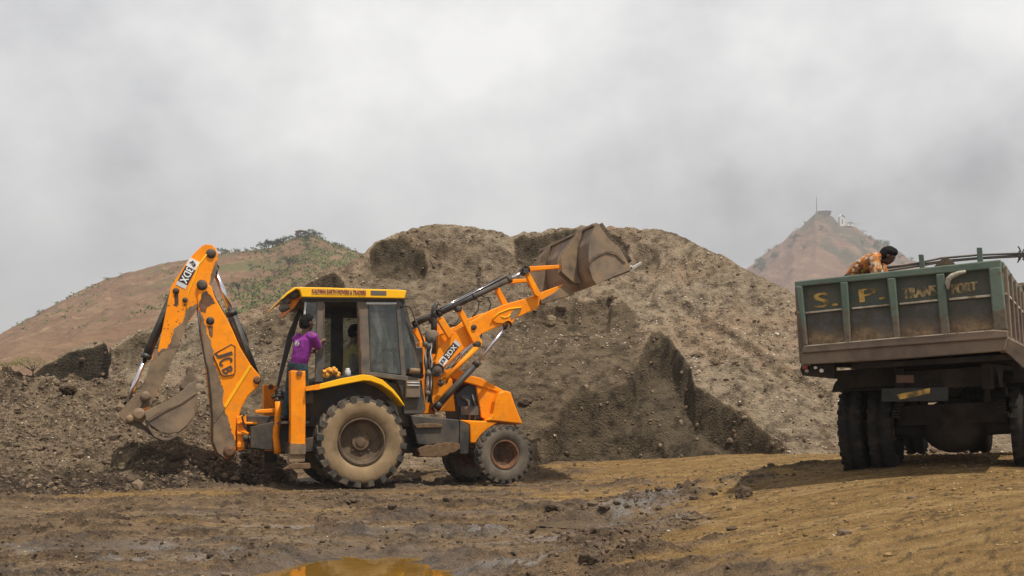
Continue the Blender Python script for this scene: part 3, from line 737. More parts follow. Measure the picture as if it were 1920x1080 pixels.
# bonnet
b = MB(); b.prism(SL(K6([(700, 20), (790, 40), (1010, 160), (985, 185), (740, 108), (600, 70), (500, 30), (560, -60)]), -.44), -.44, .44)
b.prism(SL(K6([(748, 112), (965, 178), (960, 440), (850, 425), (800, 408)]), -.42), -.42, .42)
b.build('bonnet', M['orange'], bh, .015)
b = MB()
b.prism(SL(K6([(965, 178), (1020, 158), (1070, 172), (1110, 290), (1180, 468), (960, 445), (845, 435), (880, 405), (905, 370), (925, 260)]), -.60), -.60, .60)
b.prism(SL(K6([(600, 428), (850, 440), (960, 450), (850, 520), (790, 600), (755, 645), (698, 645), (692, 480)]), -.58), -.58, -.40)
b.prism(SL(K6([(600, 428), (850, 440), (960, 450), (850, 520), (790, 600), (755, 645), (698, 645), (692, 480)]), -.58), .40, .58)
b.build('front_nose', M['orange'], bh, .02)
b = MB(); b.prism(SL(K6([(560, 200), (700, 80), (748, 112), (800, 425), (590, 422)]), -.36), -.36, .36); b.build('engine', M['decal_black'], bh, .01)
b = MB(); b.box(S3(880, 770, -.40), (.30, .03, .14)); b.tube([S3(865, 745, -.38), S3(878, 752, -.40), S3(880, 790, -.39)], .022); b.tube([S3(885, 740, -.38), S3(893, 765, -.40), S3(890, 788, -.39)], .016); b.build('engine_pipe', M['grey_frame'], bh)
b = MB()
for sd in (-1, 1):
    b.prism(SL(K6([(690, 650), (765, 650), (770, 690), (690, 685)]), -.5), min(sd*.5, sd*.3), max(sd*.5, sd*.3))
b.build('axle_bracket', M['rust'], bh, .01)

# --- loader tower and arms
for sd in (-1, 1):
    y0, y1 = sorted((sd*.64, sd*.50)); Yp = -.64
    b = MB()
    b.prism(SL(K5([(418, 350), (470, 330), (560, 390), (560, 560), (470, 690), (395, 700), (372, 610), (415, 540)]), Yp), y0, y1)
    b.prism(SL(K5([(375, 690), (480, 690), (560, 780), (575, 960), (590, 1085), (430, 1085), (360, 1000), (372, 860)]), Yp), y0+.015, y1-.015)
    b.build('loader_tower', M['orange'], bh, .012)
ARM = K7([(62, 1075), (85, 985), (130, 935), (180, 870), (330, 775), (450, 705), (560, 658), (690, 622), (800, 588), (822, 615), (815, 660), (800, 688), (690, 738), (560, 800), (400, 872), (335, 930), (228, 1020), (150, 1095), (100, 1120), (66, 1110)])
LEVER = K7([(218, 690), (250, 680), (405, 930), (395, 960), (360, 955), (335, 930)])
FLEV = K7([(712, 430), (742, 420), (832, 585), (812, 608), (785, 590)])
LINK = K7([(738, 385), (985, 372), (990, 398), (745, 420)])
for sd in (-1, 1):
    near = sd < 0; Yp = -.70
    y0, y1 = sorted((sd*.70, sd*.58))
    a_ = empty('loader_arm', None, bh)
    b = MB(); b.prism(SL(ARM, Yp), y0, y1)
    b.build('arm_beam', M['orange_arm'], a_, .014)
    if near:
        b = MB(); b.prism(SL(K7([(468, 775), (520, 720), (600, 686), (688, 678), (640, 760), (610, 808), (560, 800), (500, 795)]), Yp), -.725, -.695); b.build('cylinder_bracket', M['orange_arm'], a_, .01)
        b = MB(); b.tube([S3(*q, -.728) for q in K7([(470, 772), (520, 722), (600, 690), (686, 681)])], .012, 6); b.tube([S3(*q, -.728) for q in K7([(540, 745), (560, 755), (590, 748), (605, 730)])], .010, 6); b.build('edge_bar', M['yellow'], a_)
        b = MB(); b.prism(SL(K7([(640, 690), (686, 683), (655, 745), (615, 770), (600, 735)]), -.74), -.729, -.72); b.build('mud_patch', M['mudsteel'], a_)
    yb0, yb1 = sorted((sd*.80, sd*.72))
    b = MB(); b.prism(SL(LEVER, -.8), yb0, yb1); b.build('bell_crank', M['orange_arm'], bh, .012)
    b = MB()
    for q, rr in (((340, 825), .045), ((368, 945), .05), ((232, 690), .05)): b.lathe([(rr, yb0-.02), (rr, yb1+.02)], (S(*K7([q])[0], -.8)[0], 0, S(*K7([q])[0], -.8)[1]), 'Y', 14, closed=False); b.ball((S(*K7([q])[0], -.8)[0], yb0-.015, S(*K7([q])[0], -.8)[1]), rr*.98, 0, 10, 6, (1, .3, 1))
    b.build('pivot_pin', M['dark'], bh)
    # bucket cylinder
    g = empty('bucket_cylinder', None, bh); yc = sd*.75
    A, B, E = (S3(*K7([q])[0], -.75) for q in ((78, 728), (600, 478), (708, 418)))
    for v_ in (A, B, E): v_.y = yc
    b = MB(); b.tube([A, B], .048, 14); b.tube([A+Vector((0, -.012, .062)), B+Vector((0, -.012, .062))], .011, 6); b.tube([A+Vector((.1, .02, .075)), B+Vector((-.1, .02, .075))], .009, 6)
    for k in (0, .48, .97): q = A.lerp(B, k); b.tube([q, q+(B-A).normalized()*.06], .060, 14)
    b.build('barrel', M['dark'], g)
    b = MB(); b.tube([A+Vector((.05, -.03, .066)), B+Vector((-.05, -.03, .066))], .008, 6); b.build('oil_pipe', M['chrome'], g)
    b = MB(); b.tube([B, E], .028, 12); b.build('piston_rod', M['chrome'], g)
    b = MB(); b.lathe([(.07, yc-.07), (.07, yc+.07)], (E.x, 0, E.z), 'Y', 14, closed=False); b.lathe([(.06, yc-.07), (.06, yc+.07)], (A.x, 0, A.z), 'Y', 14, closed=False); b.box((E.x, yc, E.z), (.09, .13, .09)); b.build('knuckle', M['dark'], g)
    # tilt lever and link at the bucket
    b = MB(); b.prism(SL(FLEV, -.8), yb0, yb1); b.build('tilt_lever', M['orange_arm'], bh, .01)
    b = MB(); b.prism(SL(LINK, -.72), sd*.72-.03, sd*.72+.03); b.build('bucket_link', M['orange_arm'], bh, .01)
    # lever that carries the cylinder's foot
    b = MB(); b.prism(SL(K7([(75, 765), (118, 745), (195, 870), (160, 905)]), -.8), yb0, yb1); b.build('cylinder_foot', M['orange_arm'], bh, .01)
    # lift cylinder
    g = empty('lift_cylinder', None, bh); yc = sd*.76
    A, B, E = (S3(*K5([q])[0], -.76) for q in ((400, 1050), (800, 615), (1085, 255)))
    for v_ in (A, B, E): v_.y = yc
    b = MB(); b.tube([A, B], .050, 14)
    for k in (0, .93): q = A.lerp(B, k); b.tube([q, q+(B-A).normalized()*.09], .060, 14)
    b.tube([A+Vector((0, -.03, .065)), A.lerp(B, .6)+Vector((0, -.03, .065))], .010, 6)
    b.build('barrel', M['dark'], g)
    b = MB(); b.tube([B, E], .027, 12); b.build('piston_rod', M['chrome'], g)
    b = MB(); b.lathe([(.065, yc-.05), (.065, yc+.05)], (E.x, 0, E.z), 'Y', 14, closed=False); b.lathe([(.065, yc-.05), (.065, yc+.05)], (A.x, 0, A.z), 'Y', 14, closed=False); b.build('knuckle', M['dark'], g)
    b = MB(); yl = sd*.78; A, B = S3(*K5([(470, 795)])[0], -.78), S3(*K5([(795, 465)])[0], -.78); A.y = B.y = yl
    b.tube([A, B], .040, 14); b.build('levelling_rod', M['orange_arm'], bh)
    b = MB(); b.lathe([(.06, yl-.05), (.06, yl+.05)], (A.x, 0, A.z), 'Y', 14, closed=False); b.tube([A-(B-A).normalized()*.1, A], .04, 10); b.build('rod_end', M['dark'], bh)
    q = S(*K5([(412, 690)])[0], -.72); b = MB(); b.lathe([(.10, sd*.72-.02), (.10, sd*.72+.02), (.05, sd*.72+sd*.035), (.001, sd*.72+sd*.035)], (q[0], 0, q[1]), 'Y', 18, closed=False); b.build('arm_pivot', M['dark'], bh)
b = MB(); A = S3(*K7([(300, 900)])[0], -.6); b.tube([A, (A.x, .6, A.z)], .08, 14); A = S3(*K7([(770, 650)])[0], -.6); b.tube([A, (A.x, .6, A.z)], .07, 14); b.build('cross_tube', M['orange_arm'], bh)
b = MB()
for pts in ([(350, 600), (378, 640), (372, 700), (330, 750)], [(400, 598), (445, 610), (465, 660), (450, 700), (440, 715)], [(240, 735), (225, 780), (190, 810), (165, 800)], [(250, 745), (240, 790), (205, 815), (170, 815)]):
    b.tube([S3(*q, -.56) for q in K7(pts)], .011, 7)
b.build('hydraulic_hose', M['hose'], bh)

# decal on the loader arm: white badge, dark strip, letters
def strip_decal(parent, o, ex, ey, L, W, order, Yoff):
    """o: one end; ex: along; order: the words along the strip"""
    ex, ey = Vector(ex).normalized(), Vector(ey).normalized(); o = Vector(o); n = ex.cross(ey)
    def patch(m, a, bb, hw, lift):
        q = [o+ex*(L*a)-ey*hw, o+ex*(L*bb)-ey*hw, o+ex*(L*bb)+ey*hw, o+ex*(L*a)+ey*hw]
        mb = MB(); mb.quadbox([p+n*lift for p in q], n*.002); return mb
    patch(0, 0, .27, W*.5, .002).build('badge', M['white'], parent)
    patch(0, .27, .88, W*.5, .002).build('strip', M['decal_black'], parent)
    patch(0, .88, 1, W*.5, .002).build('strip_end', M['silver'], parent)
    mb = MB(); put_text(mb, order[0], o+ex*L*.135+n*.006, order[2], order[3], L*.2 if order[4] else W*.75, W*.62 if order[4] else L*.16, 0, .002); mb.build('lettering', M['decal_black'], parent)
    mb = MB(); put_text(mb, order[1], o+ex*L*.575+n*.006, order[2], order[3], L*.5, W*.7, 0, .003); mb.build('lettering', M['white'], parent)
A = S3(*K5([(445, 632)])[0], -.702); B = S3(*K5([(612, 418)])[0], -.702)
ex = (B-A); ey = Vector((-ex.z, 0, ex.x)); 
dec = empty('arm_decal', None, bh); strip_decal(dec, A, ex, ey, ex.length, .115, ('JCB', '3DX', ex, ey, True), 0)

# --- loader bucket: shell swept across the machine's width
lb = empty('loader_bucket', None, bh); Yn, Yf = -1.20, 1.20
NB = K8([(745, 180), (850, 98), (760, 300), (770, 520), (845, 725), (1000, 660), (1210, 570), (1275, 530)])
back_near = K8([(845, 98), (775, 300), (768, 420), (778, 560), (812, 670), (850, 725), (1000, 655), (1205, 572)])
prof = SL(back_near, Yn)
b = MB(); th = .02
inner = [(p[0]+.02, p[1]+.012) for p in prof]
outl = prof + inner[::-1]
b.prism(outl, Yn, Yf)
b.build('shell', M['bucket'], lb, .004)
side = SL(K8([(845, 98), (875, 108), (960, 245), (1085, 350), (1180, 520), (1205, 572), (1000, 655), (850, 725), (812, 670), (778, 560), (768, 420), (775, 300)]), Yn)
for y in (Yn, Yf):
    b = MB(); b.prism(side, y-.022, y+.022); b.build('side_plate', M['bucket'], lb, .006)
sideb = SL(K8([(770, 480), (800, 450), (870, 400), (960, 370), (1060, 390), (1150, 500), (1120, 495), (1050, 425), (960, 400), (880, 430), (810, 480), (785, 520)]), Yn-.03)
b = MB(); b.prism(sideb, Yn-.04, Yn-.02); b.build('side_rib', M['mudsteel'], lb, .006)
b = MB(); e1, e2 = SL(K8([(1190, 580), (1275, 530)]), Yn); b.prism([e1, (e2[0], e2[1]), (e2[0]-.004, e2[1]-.02), (e1[0], e1[1]-.02)], Yn, Yf); b.build('cutting_edge', M['bright'], lb)
for i in range(8):
    y = Yn+.06+i*(Yf-Yn-.12)/7; b = MB(); dx = Vector((e2[0]-e1[0], 0, e2[1]-e1[1])).normalized(); up = Vector((-dx.z, 0, dx.x))
    p0 = Vector((e2[0], y, e2[1]))-dx*.10; b.quadbox([p0+Vector((0, -.035, 0))-up*.02, p0+Vector((0, .035, 0))-up*.02, p0+Vector((0, .035, 0))+up*.03, p0+Vector((0, -.035, 0))+up*.03], dx*.20); b.build('tooth', M['bright'], lb, .008)
# ribs and hinge ears on the bucket's back
for y in (-.78, -.62, .62, .78):
    pr = SL(K8([(845, 98), (775, 300), (768, 420), (778, 560), (812, 670)]), Yn)
    rb = [(p[0]-.012, p[1]) for p in pr]; ro = [(p[0]-(.04, .20, .30, .30, .14)[i], p[1]-(.0, .02, 0, 0, .0)[i]) for i, p in enumerate(pr)]
    b = MB(); b.prism(rb+ro[::-1], y-.014, y+.014); b.build('hinge_rib', M['mudsteel'], lb, .004)
b = MB(); pr = SL(K8([(845, 98), (842, 125)]), Yn); b.prism([pr[0], pr[1], (pr[1][0]-.05, pr[1][1]-.01), (pr[0][0]-.05, pr[0][1]-.01)], Yn, Yf); b.build('top_stiffener', M['bucket'], lb, .006)
b = MB(); hp = SL(K8([(320, 790), (520, 715), (560, 770), (520, 860), (300, 890), (270, 850)]), -.70)
b.prism(hp, -.70, -.58); b.prism(hp, .58, .70); b.build('hinge_arm', M['orange_arm'], lb, .01)
b = MB(); hp = SL(K8([(430, 800), (520, 720), (600, 790), (640, 820), (300, 920), (290, 880)]), -.71); b.prism(hp, -.71, -.57); b.prism(hp, .57, .71); b.build('mud_patch', M['mudsteel'], lb, .01)
# earth heaped in the bucket and over its rim
sp = SL(K8([(870, 112), (965, 250), (1085, 352), (1175, 500), (1000, 640), (860, 690), (815, 560), (800, 400)]), -1.0)
b = MB(); cxm = sum(p[0] for p in sp)/8; czm = sum(p[1] for p in sp)/8; ny = 26
vv = []; rings = []
for j in range(ny+1):
    y = Yn+.03+(Yf-Yn-.06)*j/ny; ring = []
    for i, p in enumerate(ragged(sp, .0, .06)):
        fr = math.hypot(p[0]-cxm, p[1]-czm); k = .97+.06*float(vnoise(np.array(p[0]*7.), np.array(y*6.), np.array(p[1]*7.)))
        ring.append((cxm+(p[0]-cxm)*k, y, czm+(p[1]-czm)*k))
    rings.append(ring)
n = len(rings[0]); vv = [p for r_ in rings for p in r_]
ff = [(j*n+i, j*n+(i+1) % n, (j+1)*n+(i+1) % n, (j+1)*n+i) for j in range(ny) for i in range(n)] + [list(range(n))[::-1], [ny*n+i for i in range(n)]]
b.add(vv, ff, 0, True); tag(b.build('soil_load', M['dirt']), 'dark earth heaped inside the raised front bucket', 'soil').matrix_world = MT

# --- digging arm
YB = -.02
bw = .17
dg_ = empty('boom', None, bh)
BOOM = [(371.5, 580), (374, 590), (378, 615), (385, 660), (389, 700), (394, 745), (398, 770), (397, 818), (401, 838), (408, 850), (417, 858), (429, 860), (438, 857), (442, 849), (443, 800), (453, 765), (465, 743), (484, 725), (490, 713), (488, 705), (470, 683), (451, 652), (437, 620), (423, 593), (410, 570), (403, 557), (396, 536), (386, 531), (375, 538), (370, 560)]
b = MB(); b.prism(SL(BOOM, YB-bw), YB-bw, YB+bw); b.build('boom_beam', M['orange_arm'], dg_, .018)
mudL = K1([(735, 640), (775, 720), (800, 830), (838, 900), (850, 960), (862, 1080)]) + K2([(830, 260), (865, 380), (868, 520), (905, 600), (935, 720), (958, 760), (960, 850), (925, 905), (860, 900), (800, 835), (782, 760), (782, 620), (760, 400), (745, 250), (722, 100), (712, 0)])
b = MB(); b.prism(ragged(SL(mudL, YB-bw), .012, .03, 5), YB-bw-.004, YB-bw+.01); b.build('mud_patch', M['mudsteel'], dg_)
mudT = K1([(760, 500), (800, 470), (850, 540), (870, 575), (840, 590), (800, 610), (790, 660), (750, 650), (730, 600)])
b = MB(); b.prism(ragged(SL(mudT, YB-bw), .01, .03, 6), YB-bw-.004, YB-bw+.01); b.build('mud_patch', M['rust'], dg_)
b = MB(); q = SL(K2([(1070, 185), (1085, 200), (885, 520), (868, 505)]), YB-bw); b.prism(q, YB-bw-.012, YB-bw); b.build('weld_rib', M['yellow'], dg_, .004)
b = MB(); q = SL(K2([(868, 510), (880, 525), (800, 640), (790, 630)]), YB-bw); b.prism(q, YB-bw-.012, YB-bw); b.build('weld_rib', M['mudsteel'], dg_, .004)
def pins(lst, name, parent, y, mat, K):
    b = MB()
    for (qx, qy, r) in lst:
        c = S(*K([(qx, qy)])[0], y); b.lathe([(r*1.35, y+.004), (r*1.35, y-.008), (r, y-.010), (r, y-.03), (r*.6, y-.036), (.001, y-.036)], (c[0], 0, c[1]), 'Y', 18, closed=False)
    return b.build(name, mat, parent)
pins([(828, 728, .045), (760, 425, .06)], 'pivot_pin', dg_, YB-bw, M['dark'], K1)
pins([(1130, 303, .045), (915, 862, .07)], 'pivot_pin', dg_, YB-bw, M['rust'], K2)
b = MB(); q = SL(K1([(808, 770), (852, 770), (850, 860), (838, 870), (822, 850)]), YB-bw); b.prism(q, YB-bw-.003, YB-bw); b.build('rust_stain', M['rust'], dg_)
# raised plate with letters on the boom
PL = K2([(795, 100), (930, 22), (958, 40), (958, 240), (945, 258), (870, 270), (850, 255), (790, 115)])
b = MB(); q = SL(PL, YB-bw); b.prism(q, YB-bw-.014, YB-bw)
b.build('badge_plate', M['orange_arm'], dg_, .006)
b = MB(); b.tube([S3(a, c, YB-bw-.016) for a, c in PL+PL[:1]], .008, 6); b.build('badge_rim', M['ink'], dg_)
b = MB(); A = S3(*K2([(880, 145)])[0], YB-bw); ex = S3(*K2([(925, 240)])[0], YB-bw)-S3(*K2([(868, 60)])[0], YB-bw); 
# letters J, C, B stacked down the plate, each reading across the boom
for ch, (l0, l1) in (('J', ((800, 120), (942, 75))), ('C', ((825, 180), (942, 130))), ('B', ((858, 245), (942, 205)))):
    L0, L1 = S3(*K2([l0])[0], YB-bw), S3(*K2([l1])[0], YB-bw); across = L1-L0; down = Vector((across.z, 0, -across.x)).normalized()
    ctr = (L0+L1)/2 + Vector((0, -.018, 0))
    put_text(b, ch, ctr, down, across, .078, across.length*.86, 0, .007)
b.build('lettering', M['ink'], dg_)

dp = empty('dipper_arm', None, bh)
DIP = K1([(760, 92), (800, 80), (840, 85), (872, 112), (890, 155), (892, 220), (882, 300), (862, 360), (835, 420), (800, 480), (745, 560), (705, 640), (640, 740), (590, 860), (540, 970)]) + K2([(545, 0), (470, 140), (402, 300), (335, 430), (292, 505), (270, 535), (235, 535), (215, 490), (205, 420), (235, 380), (300, 170), (330, 60)]) + K1([(385, 990), (440, 720), (480, 520), (500, 430), (560, 340), (640, 220), (700, 150)])
dw = .13
b = MB(); b.prism(SL(DIP, YB-dw), YB-dw, YB+dw); b.build('dipper_beam', M['orange_arm'], dp, .016)
mudD = K1([(640, 620), (700, 590), (745, 565), (700, 645), (640, 740), (590, 860), (540, 970)]) + K2([(545, 0), (470, 140), (402, 300), (335, 430), (292, 505), (235, 530), (207, 420), (300, 170), (330, 62), (352, 55), (362, 120), (385, 60), (420, 60), (450, 20)]) + K1([(470, 960), (500, 880), (525, 800), (590, 740)])
b = MB(); b.prism(ragged(SL(mudD, YB-dw), .012, .03, 8), YB-dw-.005, YB-dw+.01); b.build('mud_patch', M['mudsteel'], dp)
b = MB(); q = SL(K1([(868, 230), (892, 215), (885, 300), (865, 365), (838, 420), (815, 425), (828, 370), (850, 300)]), YB-dw); b.prism(ragged(q, .008, .03, 9), YB-dw-.004, YB-dw+.005); b.build('mud_patch', M['mudsteel'], dp)
rnd = random.Random(4); b = MB()
for i in range(26):
    c = S(*K1([(rnd.uniform(430, 640), rnd.uniform(560, 930))])[0], YB-dw); r = rnd.uniform(.006, .02)
    b.lathe([(r, YB-dw-.001), (r*.8, YB-dw-.0025), (.0005, YB-dw-.0025)], (c[0], 0, c[1]), 'Y', 7, closed=False)
b.build('paint_chip', M['rust'], dp)
b = MB(); b.tube([S3(*q, YB-dw-.004) for q in K1([(800, 165), (735, 250), (690, 380), (640, 500), (625, 640)])], .010, 6); b.build('weld_rib', M['yellow'], dp)
pins([(835, 160, .055), (540, 475, .035), (618, 552, .03)], 'pivot_pin', dp, YB-dw, M['dark'], K1)
b = MB(); q = SL(K1([(525, 500), (560, 500), (562, 590), (545, 610), (530, 600)]), YB-dw); b.prism(q, YB-dw-.003, YB-dw); b.build('rust_stain', M['rust'], dp)
A, B = S3(*K1([(700, 212)])[0], YB-dw-.002), S3(*K1([(578, 440)])[0], YB-dw-.002); ex = B-A; ey = Vector((-ex.z, 0, ex.x))
dec = empty('dipper_decal', None, dp)
exn, eyn = ex.normalized(), ey.normalized(); n_ = exn.cross(eyn); L = ex.length; W = .155
def pt(m, a, c, nm):
    q = [A+exn*L*a-eyn*W*.5, A+exn*L*c-eyn*W*.5, A+exn*L*c+eyn*W*.5, A+exn*L*a+eyn*W*.5]; mb = MB(); mb.quadbox(q, n_*.004); mb.build(nm, M[m], dec)
pt('white', 0, .30, 'badge'); pt('decal_black', .30, .86, 'strip'); pt('silver', .86, 1, 'strip_end')
mb = MB(); put_text(mb, 'JCB', A+exn*L*.15+n_*.008, exn*.55+eyn*.83, -exn*.83+eyn*.55, .09, .06, 0, .003); mb.build('lettering', M['decal_black'], dec)
mb = MB(); put_text(mb, '3DX', A+exn*L*.58+n_*.008, exn, eyn, L*.5, W*.72, 0, .004); mb.build('lettering', M['white'], dec)

def cylinder(parent, name, A, B, E, r, y, rod, cap=.03):
    g = empty(name, None, parent); A, B, E = (S3(a, c, y) for a, c in (A, B, E))
    b = MB(); b.tube([A, B], r, 16); dd = (B-A).normalized(); b.tube([B-dd*.05, B+dd*.02], r*1.18, 16); b.tube([A, A+dd*.05], r*1.15, 16); b.tube([A+Vector((0, -r-.012, .0)), A.lerp(B, .92)+Vector((0, -r-.012, 0))], .012, 6)
    b.build('barrel', M['black'], g)
    b = MB(); b.tube([B, E], r*.55, 14); b.build('piston_rod', M[rod], g)
    b = MB(); b.lathe([(r*.9, y-.08), (r*.9, y+.08)], (E.x, 0, E.z), 'Y', 14, closed=False); b.build('knuckle', M['dark'], g)
cylinder(dp, 'bucket_cylinder', K1([(560, 400)])[0], K1([(285, 1035)])[0], K2([(108, 500)])[0], .062, YB, 'chrome')
cylinder(bh, 'dipper_cylinder', (480, 712), K1([(1005, 655)])[0], K1([(862, 285)])[0], .075, YB, 'chrome')
b = MB(); b.tube([S3(*q, YB-.10) for q in K1([(825, 440), (850, 480), (872, 540), (930, 640), (985, 770), (1040, 880)])], .017, 7)
b.tube([S3(*q, YB+.05) for q in K1([(1090, 750), (1130, 850), (1150, 950), (1140, 1060)])], .017, 7)
b.tube([S3(*q, YB-.19) for q in K1([(725, 640), (745, 830), (775, 1000), (790, 1080)])] + [S3(*q, YB-.19) for q in K2([(745, 220), (770, 420), (782, 640), (782, 780), (820, 870), (870, 910)])], .014, 7)
b.build('hydraulic_hose', M['hose'], bh)

# digging bucket
db = empty('digger_bucket', None, bh); bwid = .30
pro = K2([(258, 545), (262, 610), (285, 680), (330, 745), (400, 775), (450, 772), (520, 735), (590, 680), (640, 600), (660, 480), (662, 390), (650, 320)])
pp = SL(pro, YB-bwid); cen = S(*K2([(480, 520)])[0], YB-bwid)
inn = [(p[0]+(cen[0]-p[0])*.09, p[1]+(cen[1]-p[1])*.09) for p in pp]
b = MB(); b.prism(pp+inn[::-1], YB-bwid, YB+bwid); b.build('shell', M['bucket'], db, .006)
sp_ = SL(K2([(250, 545), (420, 470), (530, 400), (600, 325), (650, 315), (660, 390), (655, 480), (632, 590), (585, 655), (520, 705), (450, 722), (380, 705), (310, 660), (268, 610)]), YB-bwid)
for y in (YB-bwid, YB+bwid):
    b = MB(); b.prism(sp_, y-.014, y+.014); b.build('side_plate', M['bucket'], db, .006)
b = MB(); b.prism(SL(K2([(258, 610), (420, 520), (560, 460), (655, 392), (655, 410), (560, 480), (430, 540), (290, 625)]), YB-bwid), YB-bwid-.03, YB-bwid); b.build('side_rib', M['mudsteel'], db, .006)
tA, tB = S3(*K2([(650, 320)])[0], YB-bwid), S3(*K2([(540, 355)])[0], YB-bwid)
b = MB(); q = SL(K2([(535, 335), (590, 240), (630, 260), (655, 320), (620, 330), (565, 370), (540, 365)]), YB-bwid); b.prism(q, YB-bwid, YB+bwid); b.build('lip', M['mudsteel'], db, .008)
for i in range(5):
    y = YB-bwid+.04+i*(2*bwid-.08)/4; b = MB(); q = SL(K2([(588, 250), (596, 190), (626, 200), (640, 262)]), YB-bwid); b.prism(q, y-.03, y+.03); b.build('tooth', M['mudsteel'], db, .008)
b = MB(); q = SL(K2([(110, 490), (55, 560), (60, 592), (110, 640), (152, 632), (182, 570), (242, 480), (235, 420), (205, 402), (185, 410)]), YB-.16)
for y in (YB-.16, YB+.16): b.prism(q, y-.02, y+.02)
b.build('tipping_link', M['mudsteel'], db, .008)
b = MB(); q = SL(K2([(100, 600), (150, 590), (215, 620), (262, 660), (290, 700), (330, 745), (250, 690), (160, 650), (110, 640)]), YB-.14)
for y in (YB-.12, YB+.12): b.prism(q, y-.02, y+.02)
b.build('tipping_link', M['dark'], db, .008)
pins([(210, 572, .075), (140, 605, .045), (262, 430, .06)], 'pivot_pin', db, YB-.18, M['mudsteel'], K2)

# --- king post, rear frame, stabilizers
b = MB()
b.prism(SL(K4([(15, 440), (95, 415), (100, 700), (25, 715)]), YB-.2), YB-.2, YB+.2)
for z0, z1 in ((480, 500), (560, 585), (650, 690)): b.prism(SL(K4([(20, z0), (185, z0), (185, z1), (20, z1)]), YB-.24), YB-.24, YB+.24)
b.prism(SL(K4([(165, 383), (330, 370), (330, 408), (165, 412)]), -.3), -.34, -.26)
b.prism(SL(K4([(205, 525), (320, 520), (320, 548), (205, 550)]), -.3), -.34, -.26)
b.prism(SL(K4([(240, 665), (330, 665), (330, 715), (240, 715)]), -.3), -.36, -.2)
b.build('king_post', M['orange'], bh, .012)
b = MB(); b.prism(SL(K4([(95, 430), (330, 430), (440, 420), (440, 690), (320, 700), (100, 690)]), -.15), -.16, .2); b.build('slew_housing', M['dark'], bh, .015)
b = MB(); b.tube([S3(*q, -.30) for q in K4([(100, 608), (228, 606)])], .032, 12); b.build('slew_rod', M['chrome'], bh)
b = MB()
for q in ((95, 608), (235, 606)): A = S3(*K4([q])[0], -.3); b.tube([A-Vector((.05, 0, 0)), A+Vector((.02, 0, 0))], .05, 12)
b.tube([S3(*q, -.28) for q in K4([(95, 600), (95, 700)])], .03); b.tube([S3(*q, -.28) for q in K4([(230, 560), (232, 720)])], .03)
b.build('slew_cylinder', M['dark'], bh)
b = MB(); b.tube([S3(*q, -.42) for q in K4([(355, 315), (356, 400), (350, 470), (352, 500), (340, 530), (335, 600), (345, 680), (350, 735)])], .055, 14); b.build('hose_guard', M['orange'], bh)
b = MB(); rnd = random.Random(9)
for i in range(9):
    a0 = rnd.uniform(300, 420); z0 = rnd.uniform(240, 330)
    b.tube([S3(*q, -.25-rnd.random()*.2) for q in K4([(a0, z0), (a0+40, z0-30+rnd.uniform(-20, 20)), (a0+90, z0+rnd.uniform(-20, 30)), (a0+110, z0+70)])], .016, 6)
b.tube([S3(*q, -.3) for q in K4([(100, 400), (60, 440), (80, 520), (120, 560)])], .016, 6); b.tube([S3(*q, -.3) for q in K4([(240, 540), (280, 600), (250, 660), (200, 700)])], .014, 6)
b.build('hydraulic_hose', M['hose'], bh)
b = MB(); b.prism(SL(K4([(450, 250), (640, 250), (640, 330), (450, 340)]), -.98), -.95, .95); b.prism(SL(K4([(440, 640), (640, 600), (640, 720), (440, 740)]), -.9), -.95, .95); b.build('rear_frame', M['dark'], bh, .01)
for sd in (-1, 1):
    g = empty('stabilizer_leg', None, bh); y0, y1 = sorted((sd*1.05, sd*.85)); Yp = -1.05 if sd < 0 else .85
    if sd < 0: q = K4([(452, 62), (574, 66), (576, 400), (572, 738), (452, 738), (455, 400)]); qm = K4([(450, 655), (575, 655), (574, 742), (450, 742)]); qb = K4([(524, 84)]); qf = K4([(440, 738), (572, 732), (572, 806), (440, 810)]); qp = K4([(400, 866), (440, 828), (470, 815), (604, 812), (612, 850), (600, 862), (470, 862)])
    else: q = K4([(235, 178), (342, 180), (344, 500), (342, 800), (240, 800), (236, 500)]); qm = K4([(236, 560), (343, 560), (342, 805), (238, 805)]); qb = K4([(292, 196)]); qf = K4([(235, 800), (342, 798), (345, 862), (235, 864)]); qp = K4([(185, 930), (190, 885), (240, 862), (370, 866), (395, 915), (390, 940), (250, 942)])
    b = MB(); b.prism(SL(q, Yp), y0, y1); b.build('leg_tube', M['orange'], g, .014)
    b = MB(); b.prism(ragged(SL(qm, Yp), .006, .03, 12), y0-.006, y1+.006); b.build('mud_patch', M['mudsteel'] if sd < 0 else M['dark'], g)
    b = MB(); c = S(*qb[0], Yp); yb = -1.05 if sd < 0 else .85; b.lathe([(.045, yb), (.045, yb-.025), (.001, yb-.03)], (c[0], 0, c[1]), 'Y', 6, closed=False, smooth=False); b.build('bolt', M['rust'], g)
    b = MB(); b.prism(SL(qf, Yp), y0+.02, y1-.02); b.build('foot_box', M['mudsteel'], g, .012)
    b = MB(); b.prism(SL(qp, Yp), y0-.06, y1+.06); b.build('foot_pad', M['drymud'], g, .012)

